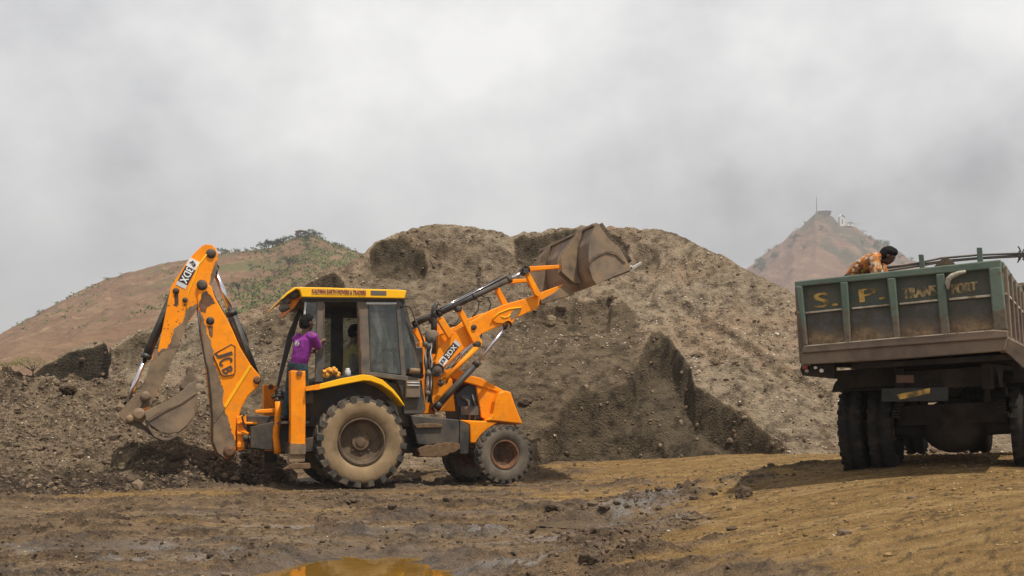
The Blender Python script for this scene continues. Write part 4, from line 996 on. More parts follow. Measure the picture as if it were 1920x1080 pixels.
# --- mudguards
FEN_O = K4([(578, 195), (690, 172), (860, 128), (1040, 95), (1110, 105), (1200, 140), (1290, 220), (1340, 285), (1380, 350)])
FEN_I = K4([(1368, 345), (1320, 290), (1270, 235), (1190, 180), (1100, 148), (1040, 145), (870, 178), (690, 216), (578, 228)])
for sd in (-1, 1):
    y0, y1 = sorted((sd*1.12, sd*.66)); b = MB(); q = SL(FEN_O+FEN_I, -1.12); b.prism(q, y0, y1); b.build('mudguard', M['yellow'], bh, .012)
b = MB(); q = SL(K4([(578, 195), (690, 172), (690, 216), (578, 228)]), -1.125); b.prism(ragged(q, .006, .03, 2), -1.127, -1.11); b.build('mud_patch', M['orange'], bh)
b = MB(); q = SL(K4([(690, 168), (860, 122), (1040, 88), (1040, 97), (860, 130), (690, 174)]), -1.1); b.prism(q, -1.1, -.66); b.build('mudguard_trim', M['decal_black'], bh)

# --- cab
cab = empty('cab', None, bh); CY = .74
ROOF = K3([(340, 190), (960, 196), (1330, 203), (1352, 128), (1250, 118), (960, 112), (600, 98), (272, 93), (200, 140), (143, 200), (148, 215), (205, 165), (285, 112), (320, 122)])
rf = MB(); rf.prism(SL(ROOF, -.82), -.82, .82); rf = rf.build('roof', M['yellow'], cab, .012)
b = MB(); b.prism(SL(K3([(345, 186), (1332, 198), (1330, 212), (345, 205)]), -.815), -.80, .80); b.build('roof_underside', M['black'], rf)
b = MB(); b.prism(SL(K3([(240, 220), (330, 130), (338, 190), (260, 300), (240, 310)]), -.6), -.6, .6); b.build('rear_visor', M['orange'], rf, .01)
for y in (-.66, .5):
    for q in ((268, 160), (178, 225), (170, 285)):
        g_ = MB(); A = S3(*K3([q])[0], y); g_.tube([A+Vector((.06, 0, .02)), A-Vector((.04, 0, .03))], .062, 14); g_.ball(tuple(A-Vector((.03, 0, .025))), .058, 0, 10, 6); g_.build('work_lamp', M['grey_frame'], cab)
b = MB(); A, B = S3(*K3([(430, 138)])[0], -.822), S3(*K3([(962, 143)])[0], -.822)
b.quadbox([A+Vector((0, 0, .042)), B+Vector((0, 0, .042)), B-Vector((0, 0, .042)), A-Vector((0, 0, .042))], (0, -.003, 0)); b.build('sign_strip', plain('sign_cream', (.74, .42, .05), .5, vary=.1), rf)
b = MB(); mid = (A+B)/2; mid.y -= .006; put_text(b, 'KALPANA EARTH MOVERS & TRADERS', mid, (1, 0, -.004), (0, 0, 1), (B-A).length*.97, .062, 0, .002); b.build('lettering', M['redink'], rf)
b = MB(); A, B = S3(*K3([(1003, 150)])[0], -.822), S3(*K3([(1155, 153)])[0], -.822); b.quadbox([A+Vector((0, 0, .035)), B+Vector((0, 0, .035)), B-Vector((0, 0, .035)), A-Vector((0, 0, .035))], (0, -.003, 0)); b.build('sign_plate', M['grey_frame'], rf)

def post(pts, y, w, mat, name='pillar', K=K3, bev=.01):
    b = MB(); b.prism(SL(K(pts), y), y, y+w); return b.build(name, mat, cab, bev)
post([(340, 196), (1335, 205), (1335, 236), (345, 238)], -CY, .08, M['black'], 'top_rail')
post([(487, 225), (556, 232), (546, 1010), (468, 1010)], -CY, .07, M['grey_frame'])
post([(872, 232), (975, 238), (1003, 935), (900, 935)], -CY-.01, .07, M['grey_frame'])
post([(884, 290), (900, 290), (925, 930), (909, 930)], -CY-.03, .03, M['rust'], 'door_seal')
post([(548, 260), (562, 250), (556, 640), (542, 640)], -CY-.012, .02, M['mudsteel'], 'door_seal')
post([(1245, 215), (1282, 215), (1345, 955), (1300, 955)], -CY-.01, .07, M['grey_frame'])
post([(1290, 212), (1335, 212), (1438, 640), (1480, 880), (1440, 880)], -CY+.04, .09, M['black'])
post([(965, 905), (1350, 950), (1480, 975), (1485, 1005), (1350, 1000), (960, 945)], -CY-.012, .08, M['grey_frame'], 'sill_rail')
post([(960, 238), (1255, 240), (1257, 262), (960, 262)], -CY-.015, .05, M['silver'], 'window_header')
post([(975, 262), (992, 262), (1018, 905), (1001, 905)], -CY-.015, .05, M['black'], 'window_edge')
post([(980, 262), (1250, 262), (1310, 935), (1010, 905)], -CY+.012, .008, M['glass'], 'side_window', bev=0)
post([(1280, 240), (1300, 240), (1450, 900), (1340, 930)], -CY+.03, .008, M['glass'], 'quarter_window', bev=0)
post([(386, 240), (486, 236), (474, 560), (350, 700), (372, 480)], -CY+.02, .008, M['glass'], 'rear_side_window', bev=0)
post([(368, 236), (386, 236), (372, 420), (352, 420)], -CY, .05, M['silver'], 'window_edge')
# far side: posts and the bands round its windows
post([(330, 196), (1330, 205), (1330, 395), (330, 385)], CY-.06, .06, M['black'], 'far_band')
for q in ([(480, 380), (548, 385), (545, 1000), (470, 1000)], [(622, 385), (738, 390), (738, 900), (618, 900)], [(885, 390), (960, 390), (985, 950), (905, 950)], [(1215, 390), (1270, 390), (1380, 950), (1310, 950)]):
    post(q, CY-.06, .06, M['black'])
post([(540, 870), (640, 870), (1320, 900), (1380, 1000), (540, 1010)], CY-.06, .06, M['black'], 'far_band')
post([(545, 385), (1220, 390), (1320, 930), (540, 880)], CY-.03, .006, M['glass'], 'far_window', bev=0)
post([(310, 300), (345, 300), (165, 900), (120, 1060), (96, 1060), (128, 900), (200, 560)], .45, .08, M['black'])
b = MB(); tl, tr_, bl, br = S3(*K3([(1300, 225)])[0], -CY+.05), S3(*K3([(1300, 225)])[0], -CY+.05), S3(*K3([(1455, 890)])[0], -CY+.05), None
b.quadbox([(tl.x, -CY+.1, tl.z), (tl.x, CY-.1, tl.z), (bl.x, CY-.1, bl.z), (bl.x, -CY+.1, bl.z)], (.006, 0, 0)); b.build('windscreen', M['glass'], cab)
b = MB(); b.prism(SL(K3([(1240, 985), (1480, 1000), (1500, 1060)]) + K6([(250, 60), (290, 330), (270, 370), (90, 370), (80, 240), (60, 150), (20, 60)]), -CY), -CY+.02, CY-.02); b.build('front_wall', M['black'], cab, .012)
b = MB(); b.prism(SL(K6([(105, 65), (235, 65), (235, 225), (105, 225)]), -CY-.05), -CY-.06, -CY+.03)
b.build('battery_box', M['grey_frame'], cab, .014)
b = MB()
for zz in (85, 110): b.tube([S3(*q, -CY-.07) for q in K6([(115, zz), (228, zz+2)])], .01, 6)
b.build('box_strap', M['silver'], cab)
b = MB(); b.prism(SL(K3([(470, 960), (1000, 930), (1000, 1010), (470, 1040)]), -.70), -.70, .70); b.build('cab_floor', M['black'], cab)
# seat, wheel, dashboard
b = MB(); b.prism(SL(K3([(806, 735), (905, 740), (912, 930), (800, 930)]), -.25), -.25, .25); sx, sz = S(*K3([(940, 900)])[0], -.25); b.box((sx+.08, 0, sz), (.5, .5, .12)); b.build('operator_seat', plain('olive_seat', (.11, .105, .075), .8, vary=.2), cab, .03)
b = MB(); A = S3(*K3([(1230, 700)])[0], 0); b.tube([A+Vector((.12, 0, -.5)), A], .03); b.lathe([(.19, -.012), (.20, 0), (.19, .012), (.18, 0)], (A.x, A.y, A.z), 'Z', 26); b.build('steering_wheel', M['hose'], cab)
b = MB(); A = S3(*K3([(1330, 760)])[0], 0); b.box((A.x+.05, 0, A.z-.15), (.22, 1.1, .5)); b.build('dashboard', M['black'], cab, .02)
# mirror stay and the stack
b = MB(); b.tube([S3(*q, -.80) for q in K5([(80, 65), (140, 75), (165, 110), (200, 210), (250, 330), (280, 420)])], .016, 8); b.build('mirror_stay', M['dark'], cab)
ex_ = empty('exhaust_stack', None, bh)
b = MB(); b.tube([S3(*q, -.40) for q in K5([(378, 360), (380, 240), (380, 110), (382, 90), (400, 60), (418, 38)])], [.05, .05, .05, .048, .034, .026], 14); b.build('stack_pipe', M['black'], ex_)
b = MB(); A = S3(*K5([(362, 420)])[0], -.42); b.tube([A-Vector((0, 0, .18)), A+Vector((0, 0, .15)), A+Vector((0, 0, .19))], [.11, .11, .06], 18); b.build('air_cleaner', M['grey_frame'], ex_)
b = MB(); rnd = random.Random(5)
for i in range(11):
    x0 = rnd.uniform(295, 350); pts = [(x0+rnd.uniform(-12, 12), z) for z in (430, 520, 610, 700, 800, 900, 1000)]
    b.tube([S3(*q, -.66-rnd.random()*.08) for q in K5(pts)], .012, 6, i % 3)
b.build('hydraulic_pipe', [M['hose'], M['rust'], M['silver']], bh)
b = MB()
for q in ((330, 720), (300, 440), (330, 460), (320, 910)): A = S3(*K5([q])[0], -.74); b.ball(tuple(A), .045, 0, 10, 7); b.box(A+Vector((0, .04, 0)), (.07, .06, .07))
b.build('pipe_fitting', M['grey_frame'], bh)
b = MB(); b.tube([S3(*q, -.78) for q in K5([(145, 695), (240, 700)])], .045, 12); b.build('work_light_arm', M['mudsteel'], cab)
# things lying by the rear window
t = NT('marigold_petals'); t.set(t.ramp(t.voro(40), [(.1, (.25, .08, .008, 1)), (.35, (.75, .30, .02, 1)), (.8, (.80, .42, .08, 1))]), .9); t.bump(t.voro(34), 1, .02); M['petal'] = t.mat
b = MB(); A = S3(*K3([(625, 925)])[0], -.70); rnd = random.Random(6)
for i in range(26): b.ball((A.x+rnd.uniform(-.12, .12), A.y+rnd.uniform(-.06, .06), A.z+rnd.uniform(-.06, .08)*(1-abs(rnd.uniform(-.5, .5)))), rnd.uniform(.03, .055), 0, 8, 6)
o = b.build('flower_bundle', M['petal'], merge=False); o.matrix_world = MT; tag(o, 'bunched orange cloth or garland lying inside the cab doorway', 'bundle')
b = MB(); A = S3(*K3([(782, 915)])[0], -.66); b.lathe([(.001, -.09), (.042, -.09), (.046, -.02), (.046, .02), (.03, .04), (.034, .06), (.001, .06)], tuple(A), 'Z', 16, closed=False); o = b.build('water_pot', M['silver'], None); o.matrix_world = MT; tag(o, 'pale metal pot standing beside the operator seat', 'pot')

# ------------------------------------------------------------------ tipper truck at the right (local: X to its right, Y forward, Z up; Y = 0 is the tailboard)
TYAW, TROLL = R(-28), R(-3.6)
TD = 10.9
tc0 = Vector(((1687-960)/FPX*TD, TD, CAMH+(HOR-590)/FPX*TD))
TM = Matrix.Translation(tc0) @ Matrix.Rotation(TYAW, 4, 'Z') @ Matrix.Rotation(TROLL, 4, 'Y')
PT = frame_px(TM)
def TL_(pts, Yt=0.0): return [(PT(a, c, Yt, 1).x, PT(a, c, Yt, 1).z) for a, c in pts]
def T3(px_, py_, Yt=0.0): return PT(px_, py_, Yt, 1)
KT = lambda pts: cz(pts, 1470, 440, 4.153)
KU = lambda pts: cz(pts, 1490, 640, 3.858)
tk = empty('tipper_truck', TM); tag(tk, 'old green tipper truck seen from behind, painted letters on its tailboard', 'truck')

t = NT('worn_green_paint'); z = t.sepz(); nm = t.noise(5, 6, .7, stretch=(1, 1, 1.6)); nf = t.noise(24, 5, .7); nb = t.noise(1.8, 4, .6)
low = t.math('SUBTRACT', 1.0, t.step(z[2], -.42, .34))
wear = t.step(t.math('ADD', t.math('MULTIPLY', low, .42), t.math('MULTIPLY', nm, .75)), .50, .66)
col = t.mix(t.step(nb, .35, .65), (.085, .118, .088, 1), (.125, .158, .122, 1))
col = t.mix(t.math('MULTIPLY', wear, .93), col, t.ramp(nf, [(.3, (.085, .062, .044, 1)), (.7, (.16, .12, .086, 1))]))
col = t.mix(t.step(t.noise(9, 6, .7, off=(2, 7, 3)), .62, .68), col, (.13, .07, .05, 1))
t.set(col, .72, .3); t.bump(t.math('ADD', nf, nm), .4, .01); M['green'] = t.mat
t = NT('faded_panel_green'); nm = t.noise(4, 6, .7); nf = t.noise(20, 5, .7)
col = t.mix(t.step(nm, .4, .62), (.066, .080, .060, 1), (.095, .09, .066, 1))
col = t.mix(t.step(nf, .58, .7), col, (.08, .058, .042, 1)); t.set(col, .7, .3); M['panel'] = t.mat
t = NT('faded_panel_picture'); z = t.sepz(); nm = t.noise(5, 6, .72); nf = t.noise(16, 6, .72)
lowp = t.math('SUBTRACT', 1.0, t.step(t.math('ADD', z[2], t.math('MULTIPLY', nm, .25)), -.12, .10))
col = t.ramp(nm, [(.3, (.045, .055, .045, 1)), (.5, (.075, .066, .052, 1)), (.68, (.10, .105, .11, 1))])
col = t.mix(t.math('MULTIPLY', lowp, .85), col, t.ramp(nf, [(.32, (.10, .066, .036, 1)), (.5, (.24, .155, .085, 1)), (.66, (.42, .27, .12, 1))])); t.set(col, .75, .3); M['picture'] = t.mat
M['truck_brown'] = plain('rusty_brown_paint', (.13, .092, .066), .75, vary=.35, scale=5, dust=(.19, .14, .098), dust_amt=.45, bump=.3)
M['maroon'] = plain('maroon_side_paint', (.12, .03, .022), .7, vary=.35, scale=5, dust=(.10, .07, .045), dust_amt=.5)
M['ochre_ink'] = plain('faded_ochre_lettering', (.52, .32, .07), .7, vary=.35, scale=16, dust=(.10, .08, .04), dust_amt=.45)
M['pale_ink'] = plain('faded_tan_lettering', (.44, .31, .14), .7, vary=.4, scale=22, dust=(.10, .085, .05), dust_amt=.5)
M['cream_strip'] = plain('cream_strip_paint', (.50, .43, .33), .7, vary=.25, scale=14, dust=(.2, .14, .09), dust_amt=.35)
M['under'] = plain('greasy_underbody', (.022, .017, .013), .85, vary=.4, scale=6, dust=(.05, .036, .025), dust_amt=.35, spec=.2)

tb = empty('tailboard', None, tk)
b = MB(); b.prism(TL_(KT([(120, 390), (1650, 230), (1690, 760), (180, 880)])), .05, .09); b.build('back_sheet', M['panel'], tb)
CELLS = [((150, 400), (440, 372), (476, 840), (188, 862)), ((502, 370), (806, 340), (860, 806), (524, 836)), ((872, 336), (1186, 308), (1226, 772), (906, 800)), ((1252, 302), (1594, 266), (1636, 742), (1292, 768))]
b = MB()
for i, c in enumerate(CELLS):
    # lower half of each panel carries a faded picture
    f = .47
    q = [tuple(Vector(c[0]).lerp(Vector(c[3]), f)), tuple(Vector(c[1]).lerp(Vector(c[2]), f)), c[2], c[3]]
    b = MB(); b.prism(TL_(KT(q)), .035, .052); b.build('picture_panel', M['picture'], tb)
b = MB(); b.prism(TL_(KT([(85, 365), (1690, 195), (1690, 268), (1600, 268), (150, 402), (92, 428)])), -.03, .08); b.build('top_rail', M['green'], tb, .012)
POSTS = [[(92, 400), (146, 402), (186, 862), (158, 868), (130, 640)], [(438, 372), (500, 368), (522, 838), (474, 846)], [(804, 342), (870, 338), (906, 804), (858, 808)], [(1184, 310), (1250, 302), (1292, 770), (1224, 776)], [(1594, 262), (1690, 250), (1742, 742), (1636, 752)]]
for q in POSTS:
    b = MB(); b.prism(TL_(KT(q)), -.035, .06); b.build('upright', M['green'], tb, .012)
for q in ([(165, 602), (450, 572), (452, 586), (166, 616)], [(526, 568), (822, 537), (824, 552), (528, 580)], [(897, 532), (1198, 501), (1200, 516), (898, 546)], [(1284, 494), (1608, 464), (1610, 482), (1286, 510)]):
    b = MB(); b.prism(TL_(KT(q)), .0, .05); b.build('cross_strip', M['cream_strip'], tb, .004)
b = MB(); b.prism(TL_(KT([(160, 866), (850, 806), (1638, 742), (1745, 748), (1742, 804), (860, 868), (140, 924)])), -.05, .10); b.build('lower_rail', M['truck_brown'], tb, .012)
b = MB(); b.prism(TL_(KT([(140, 922), (860, 866), (1742, 802), (1722, 905), (860, 972), (142, 1012)])), -.02, .12); b.build('bed_beam', M['truck_brown'], tk, .012)
b = MB(); b.prism(TL_(KT([(190, 862), (850, 804), (1640, 742), (1640, 750), (850, 812), (190, 870)])), -.053, -.03); b.build('bright_edge', M['cream_strip'], tb)
def tail_text(s, l0, l1, up, mi, bold):
    A, B = T3(*KT([l0])[0], .03), T3(*KT([l1])[0], .03); U = T3(*KT([up])[0], .03)
    ex = (B-A); ey = Vector((-ex.z, 0, ex.x)); h = abs((U-A).dot(ey.normalized())); o = (A+B)/2 + ey.normalized()*h/2; o.y = .046
    mb = MB(); put_text(mb, s, o, ex, ey, ex.length, h, 0, bold); return mb.build('lettering', M[mi], tb)
tail_text('S.', (238, 572), (412, 552), (238, 458), 'ochre_ink', .009)
tail_text('P.', (594, 528), (782, 500), (594, 425), 'ochre_ink', .008)
tail_text('TRANS', (930, 502), (1186, 474), (930, 418), 'pale_ink', .008)
tail_text('PORT', (1310, 466), (1504, 446), (1310, 382), 'pale_ink', .008)
# rope hanging over the board
t = NT('frayed_rope'); t.set(t.ramp(t.noise(30, 4), [(.3, (.22, .18, .11, 1)), (.7, (.45, .42, .36, 1))]), .9); M['rope'] = t.mat
b = MB(); b.tube([T3(*q, -.05) for q in KT([(1415, 285), (1360, 300), (1310, 320), (1280, 345), (1275, 380), (1278, 425)])], [.014, .022, .026, .028, .024, .012], 8); o = b.build('hanging_rope', M['rope']); o.matrix_world = TM; tag(o, 'pale frayed cloth rope hanging over the truck tailboard', 'rope')
# bed sides, floor, headboard
tl = T3(1490.5, 528); tr = T3(1877, 487); bl = T3(1503.7, 683); br = T3(1884, 659)
XL, XR, ZT, ZB = tl.x+.02, tr.x, tl.z, bl.z
BL = 4.4
for xs, nm_ in ((XL, 'bed_side'), (XR, 'bed_side')):
    sd = -1 if xs == XL else 1
    g = empty('bed_side', None, tk)
    b = MB(); b.box((xs-sd*.05, BL/2+.06, (ZT+ZB)/2-.02), (.04, BL-.04, ZT-ZB-.16)); b.build('side_sheet', M['maroon'], g)
    b = MB(); b.box((xs-sd*.03, BL/2+.06, ZT-.05), (.10, BL-.02, .09)); b.build('side_rail', M['green'], g, .012)
    b = MB(); b.box((xs-sd*.03, BL/2+.06, ZT-.22), (.085, BL-.02, .2)); b.build('side_board', M['green'], g, .012)
    b = MB(); b.box((xs-sd*.02, BL/2+.06, ZB+.06), (.10, BL-.02, .16)); b.build('bottom_rail', M['truck_brown'], g, .012)
    b = MB(); b.box((xs-sd*.02, BL/2+.06, ZT-.325), (.10, BL-.02, .02)); b.build('pale_strip', M['cream_strip'], g)
    for k in range(6):
        b = MB(); b.box((xs+sd*.01, .12+k*.86, (ZT+ZB)/2-.02), (.07, .09, ZT-ZB-.06)); b.build('side_upright', M['truck_brown'], g, .01)
b = MB(); b.box(((XL+XR)/2, BL/2, ZB+.06), (XR-XL-.12, BL, .08)); b.build('bed_floor', M['under'], tk)
b = MB(); b.box(((XL+XR)/2, BL+.06, (ZT+ZB)/2+.04), (XR-XL, .07, ZT-ZB+.1)); b.build('headboard', M['green'], tk, .012)
b = MB(); b.prism(TL_([(1858, 640), (1889, 632), (1925, 650), (1925, 690), (1918, 690), (1895, 668), (1884, 660)]), .02, .14); b.build('corner_bracket', M['truck_brown'], tk, .01)
# rack above the headboard: two stakes and two pipes
YH = 3.2
for (a0, a1, b0, b1, z0, z1) in ((1722, 1731, 1726, 1735, 477, 520), (1831, 1841, 1834, 1845, 464, 520)):
    b = MB(); b.prism(TL_([(a0, z0), (a1, z0), (b1, z1), (b0, z1)], YH), YH, YH+.07); b.build('stake', M['green'], tk, .006)
for pts, r in (([(1640, 503), (1690, 498), (1722, 493), (1765, 484), (1800, 481), (1835, 478), (1915, 475), (1990, 470)], .014), ([(1650, 510), (1722, 499), (1770, 491), (1835, 485), (1910, 481), (1990, 478)], .012), ([(1640, 507), (1720, 496), (1775, 488), (1835, 483), (1915, 478), (1990, 474)], .009)):
    b = MB(); b.tube([T3(a, c, YH+.09) for a, c in pts], r, 8); b.build('rack_pipe', M['grey_frame'], tk)
b = MB(); rnd = random.Random(8)
for i in range(14):
    A = T3(1915+rnd.uniform(-5, 5), 476+rnd.uniform(-9, 10), YH+.1); b.tube([A, A+Vector((rnd.uniform(-.04, .04), rnd.uniform(-.04, .04), rnd.uniform(-.05, .05)))], .009, 6)
b.build('rope_knot', M['grey_frame'], tk, merge=False)
# load
nx, ny = 46, 70
lx, ly = np.meshgrid(np.linspace(XL+.08, XR-.08, nx), np.linspace(.12, BL-.02, ny))
hA = T3(1772, 478, 1.9)
lz = ZT-.14 + .05*fbm(lx*2.5, ly*2.5, octv=4, seed=3) + .03*fbm(lx*9, ly*9, octv=3, seed=4)
lz = lz + np.maximum(0, hA.z-ZT+.12)*np.exp(-(((lx-hA.x)/.24)**2+((ly-1.9)/.5)**2))
ld = grid_obj('gravel_load', lx, ly, lz, M['dirt'], {'damp_shade': np.full_like(lz, .75)}); ld.matrix_world = TM; tag(ld, 'dark soil load filling the truck bed up to the tailboard', 'soil')

# running gear
M['truck_rubber'] = plain('black_truck_rubber', (.018, .016, .014), .9, vary=.3, scale=9, dust=(.045, .034, .025), dust_amt=.35, spec=.2)
gw = .50
def wheel_at(xc, yc, name, dual):
    zc = {True: None}.get(dual)
    return None
gL = T3(1643, 889, 1.25); gR = gL + Vector((1.72, 0, 0)); zg = gL.z
def ttyre(mb, xc, yc, zc, r, w):
    h = w/2
    mb.lathe([(r*.55, -h*.7), (r*.62, -h*.9), (r*.8, -h), (r*.93, -h*.92), (r, -h*.72), (r, -h*.15), (r-.018, -h*.12), (r-.018, h*.12), (r, h*.15), (r, h*.72), (r*.93, h*.92), (r*.8, h), (r*.62, h*.9), (r*.55, h*.7)], (xc, yc, zc), 'X', 44)
for xc, yc, dual in ((gL.x-.02, 1.25, 1), (gL.x+1.74, 1.25, 1), (gL.x-.02, 4.9, 0), (gL.x+1.74, 4.9, 0)):
    w = empty('truck_wheel', None, tk)
    for k in ((-.16, .16) if dual else (0,)):
        mb = MB(); ttyre(mb, xc+k, yc, zg+gw, gw, .27)
        for i in range(26):
            a = 2*math.pi*i/26
            for s_ in (-1, 1): mb.box((xc+k+s_*.085, yc+(gw+.004)*math.cos(a), zg+gw+(gw+.004)*math.sin(a)), (.08, .05, .012), Matrix.Rotation(a-math.pi/2, 3, 'X'))
        mb.build('tyre', M['truck_rubber'], w, merge=False)
        mb = MB(); mb.lathe([(gw*.56, -.1), (gw*.5, -.06), (gw*.45, 0), (.12, .02), (.12, .1), (.001, .1)], (xc+k, yc, zg+gw), 'X', 28, closed=False); mb.build('rim', M['rust'], w)
xm = gL.x+.86
b = MB(); b.lathe([(.07, xm-.8), (.07, xm+.8)], (0, 4.9, zg+gw), 'X', 14, closed=False); b.build('axle', M['under'], tk)
b = MB(); b.lathe([(.085, xm-.8), (.10, xm-.3), (.10, xm+.3), (.085, xm+.8)], (0, 1.25, zg+gw), 'X', 18, closed=False); b.ball((xm, 1.22, zg+gw+.02), .30, 0, 18, 12, (1.15, .9, 1)); ttyre(b, xm+.18, 2.1, zg+.62, .46, .26); b.tube([(xm, 1.2, zg+gw), (xm, 4.4, zg+gw+.25)], .06, 12); b.build('axle', M['under'], tk)
b = MB()
for xx in (xm-.42, xm+.42): b.box((xx, 2.9, ZB-.24), (.09, 5.0, .26))
for yy in (.5, 1.9, 3.4): b.box((xm, yy, ZB-.24), (.84, .08, .2))
b.box((xm, 2.4, ZB-.06), (XR-XL-.3, 4.6, .05))
for xx in (xm-.52, xm+.52):
    for i in range(6): b.box((xx, 1.25, zg+gw+.16+.03*i), (.09, 1.25-.14*i, .022))
b.build('chassis_frame', M['under'], tk)
b = MB(); b.tube([(xm, 1.2, ZB-.35), (xm, 3.4, ZB-.15)], .10, 14); b.box((xm-.75, 2.9, ZB-.45), (.5, .9, .45)); b.box((xm+.75, 2.9, ZB-.45), (.5, .9, .45)); b.box((xm, 4.4, zg+.72), (.8, .9, .7)); b.build('under_gear', M['under'], tk, .02)
# mudguards and flaps behind the wheels
for xx in (gL.x-.02, gL.x+1.74):
    b = MB(); zt = ZB-.05; arc = [(1.25+.60*math.cos(a), zg+gw+.60*math.sin(a)) for a in [R(x) for x in range(20, 130, 12)]]
    v = [(xx-.34, y, z_) for y, z_ in arc] + [(xx+.34, y, z_) for y, z_ in arc]; n = len(arc)
    b.add(v, [(i, i+1, n+i+1, n+i) for i in range(n-1)]); o = b.build('wheel_arch', M['under'], tk); sm = o.modifiers.new('solid', 'SOLIDIFY'); sm.thickness = .012
    b = MB(); b.box((xx+.09, .60, (zg+1.0+ZB-.08)/2), (.62, .015, ZB-.08-zg-1.0)); b.build('mud_flap', M['under'], tk)
b = MB(); b.prism(TL_(KU([(50, 172), (290, 165), (296, 272), (60, 248), (40, 205)]), .12), .10, .22); b.build('lamp_bracket', M['under'], tk, .008)
for q, m_, r in (((90, 215), 'bright', .022), ((78, 188), 'redink', .03), ((152, 190), 'white', .018), ((196, 212), 'white', .022)):
    A = T3(*KU([q])[0], .10); b = MB(); b.lathe([(r, .0), (r, -.02), (r*.5, -.03), (.001, -.03)], tuple(A), 'Y', 12, closed=False); b.build('tail_lamp', M[m_], tk)
b = MB(); b.prism(TL_(KU([(628, 340), (985, 335), (1110, 330), (1110, 432), (628, 436)]), .25), .25, .28); b.build('number_board', plain('grimy_number_board', (.018, .019, .015), .7, vary=.35), tk, .004)
b = MB(); b.prism(TL_(KU([(738, 245), (862, 245), (864, 300), (740, 300)]), .25), .22, .25); b.build('reflector_board', M['maroon'], tk)
b = MB(); b.prism(TL_(KU([(740, 385), (800, 372), (980, 338), (978, 375), (850, 405), (760, 420)]), .25), .243, .252); b.build('worn_number', M['ochre_ink'], tk)
b = MB(); A = T3(*KU([(300, 300)])[0], .25); 
b.box((xm, 1.0, ZB-.62), (1.1, .06, .22)); b.build('under_run_bar', M['under'], tk, .01)
# cab ahead of the bed (outside the frame, seen only from a step aside)
cb_ = empty('truck_cab', None, tk)
b = MB(); b.prism([(4.65, ZB-.55), (6.2, ZB-.55), (6.2, ZB+.35), (5.95, ZT+.05), (4.65, ZT+.15)], 0, 1); v = [(xm-1.05+p[1]*2.1, p[0], p[2]) for p in b.v]; b.v = v; b.build('cab_body', M['maroon'], cb_, .05)
for sx in (xm-1.052, xm+1.052):
    b = MB(); b.box((sx, 5.35, ZB+.62), (.012, .8, .5)); b.build('cab_window', M['glass'], cb_)

# ------------------------------------------------------------------ people
t = NT('brown_skin'); t.set(t.ramp(t.noise(6), [(.3, (.085, .040, .024, 1)), (.7, (.13, .066, .04, 1))]), .55, .4); M['skin'] = t.mat
M['hair'] = plain('black_hair', (.006, .005, .0045), .75, vary=.4, scale=40, bump=.8, spec=.15)
t = NT('purple_tshirt'); n_ = t.noise(6, 4); t.set(t.ramp(n_, [(.3, (.15, .020, .17, 1)), (.7, (.25, .035, .27, 1))]), .85, .2); t.bump(t.noise(7, 4, .6, stretch=(1, 1, .5), dist=1), .8, .04); M['purple'] = t.mat
t = NT('blue_jeans'); t.set(t.ramp(t.noise(14, 5), [(.3, (.015, .028, .034, 1)), (.7, (.045, .075, .085, 1))]), .9, .2); M['jeans'] = t.mat
t = NT('olive_shirt'); t.set(t.ramp(t.noise(8), [(.3, (.16, .15, .06, 1)), (.7, (.23, .21, .09, 1))]), .9, .2); M['olive'] = t.mat
t = NT('orange_floral_shirt'); v_ = t.voro(30); c_ = t.voro(30, out='Color'); sp_n = t.n.new('ShaderNodeSeparateColor'); t.l.new(c_, sp_n.inputs[0])
col = t.ramp(sp_n.outputs[0], [(.25, (.42, .115, .015, 1)), (.45, (.48, .20, .035, 1)), (.62, (.18, .04, .018, 1)), (.86, (.45, .35, .24, 1))]); t.set(t.mix(t.step(v_, .62, .75), col, (.07, .06, .03, 1)), .85, .2); M['floral'] = t.mat
M['shoe'] = plain('dark_shoe', (.03, .025, .02), .6)
def limb(mb, pts, rs, n=12): mb.tube(pts, rs, n, round_end=True)
def flesh(mb, name, mat, parent, voxel=.010, sm=6):
    o = mb.build(name, mat, parent, merge=False)
    r = o.modifiers.new('skin', 'REMESH'); r.mode = 'VOXEL'; r.voxel_size = voxel; r.use_smooth_shade = True
    s_ = o.modifiers.new('smooth', 'SMOOTH'); s_.iterations = sm; s_.factor = .5
    return o
def head_parts(body, hair, c, fwd, up, s=1.0):
    """skull, jaw, nose, ears, brow and lips on the body; cropped hair apart"""
    f, u = Vector(fwd).normalized(), Vector(up).normalized(); l = u.cross(f).normalized(); u = f.cross(l).normalized(); c = Vector(c)
    def bl(mb, a, bb, e, r, sq=1.0):
        p = c + (f*a+l*bb+u*e)*s; mb.ball(tuple(p), r*s, 0, 14, 10)
    bl(body, 0, 0, .02, .088); bl(body, .035, 0, .005, .078); bl(body, .045, 0, -.045, .060); bl(body, .062, 0, -.082, .032)
    bl(body, .104, 0, -.018, .017); bl(body, .098, 0, .004, .012); bl(body, .088, .03, .022, .02); bl(body, .088, -.03, .022, .02)
    bl(body, .09, 0, -.058, .022); bl(body, .0, .088, -.012, .020); bl(body, .0, -.088, -.012, .020); bl(body, -.006, .09, .008, .018); bl(body, -.006, -.09, .008, .018)
    for a, bb, e, r in ((-.012, 0, .045, .092), (-.035, 0, .015, .088), (.03, 0, .078, .066), (-.045, .03, -.03, .062), (-.045, -.03, -.03, .062), (.055, .02, .085, .04), (.055, -.025, .085, .04), (-.01, .05, .05, .06), (-.01, -.05, .05, .06)): bl(hair, a, bb, e, r)
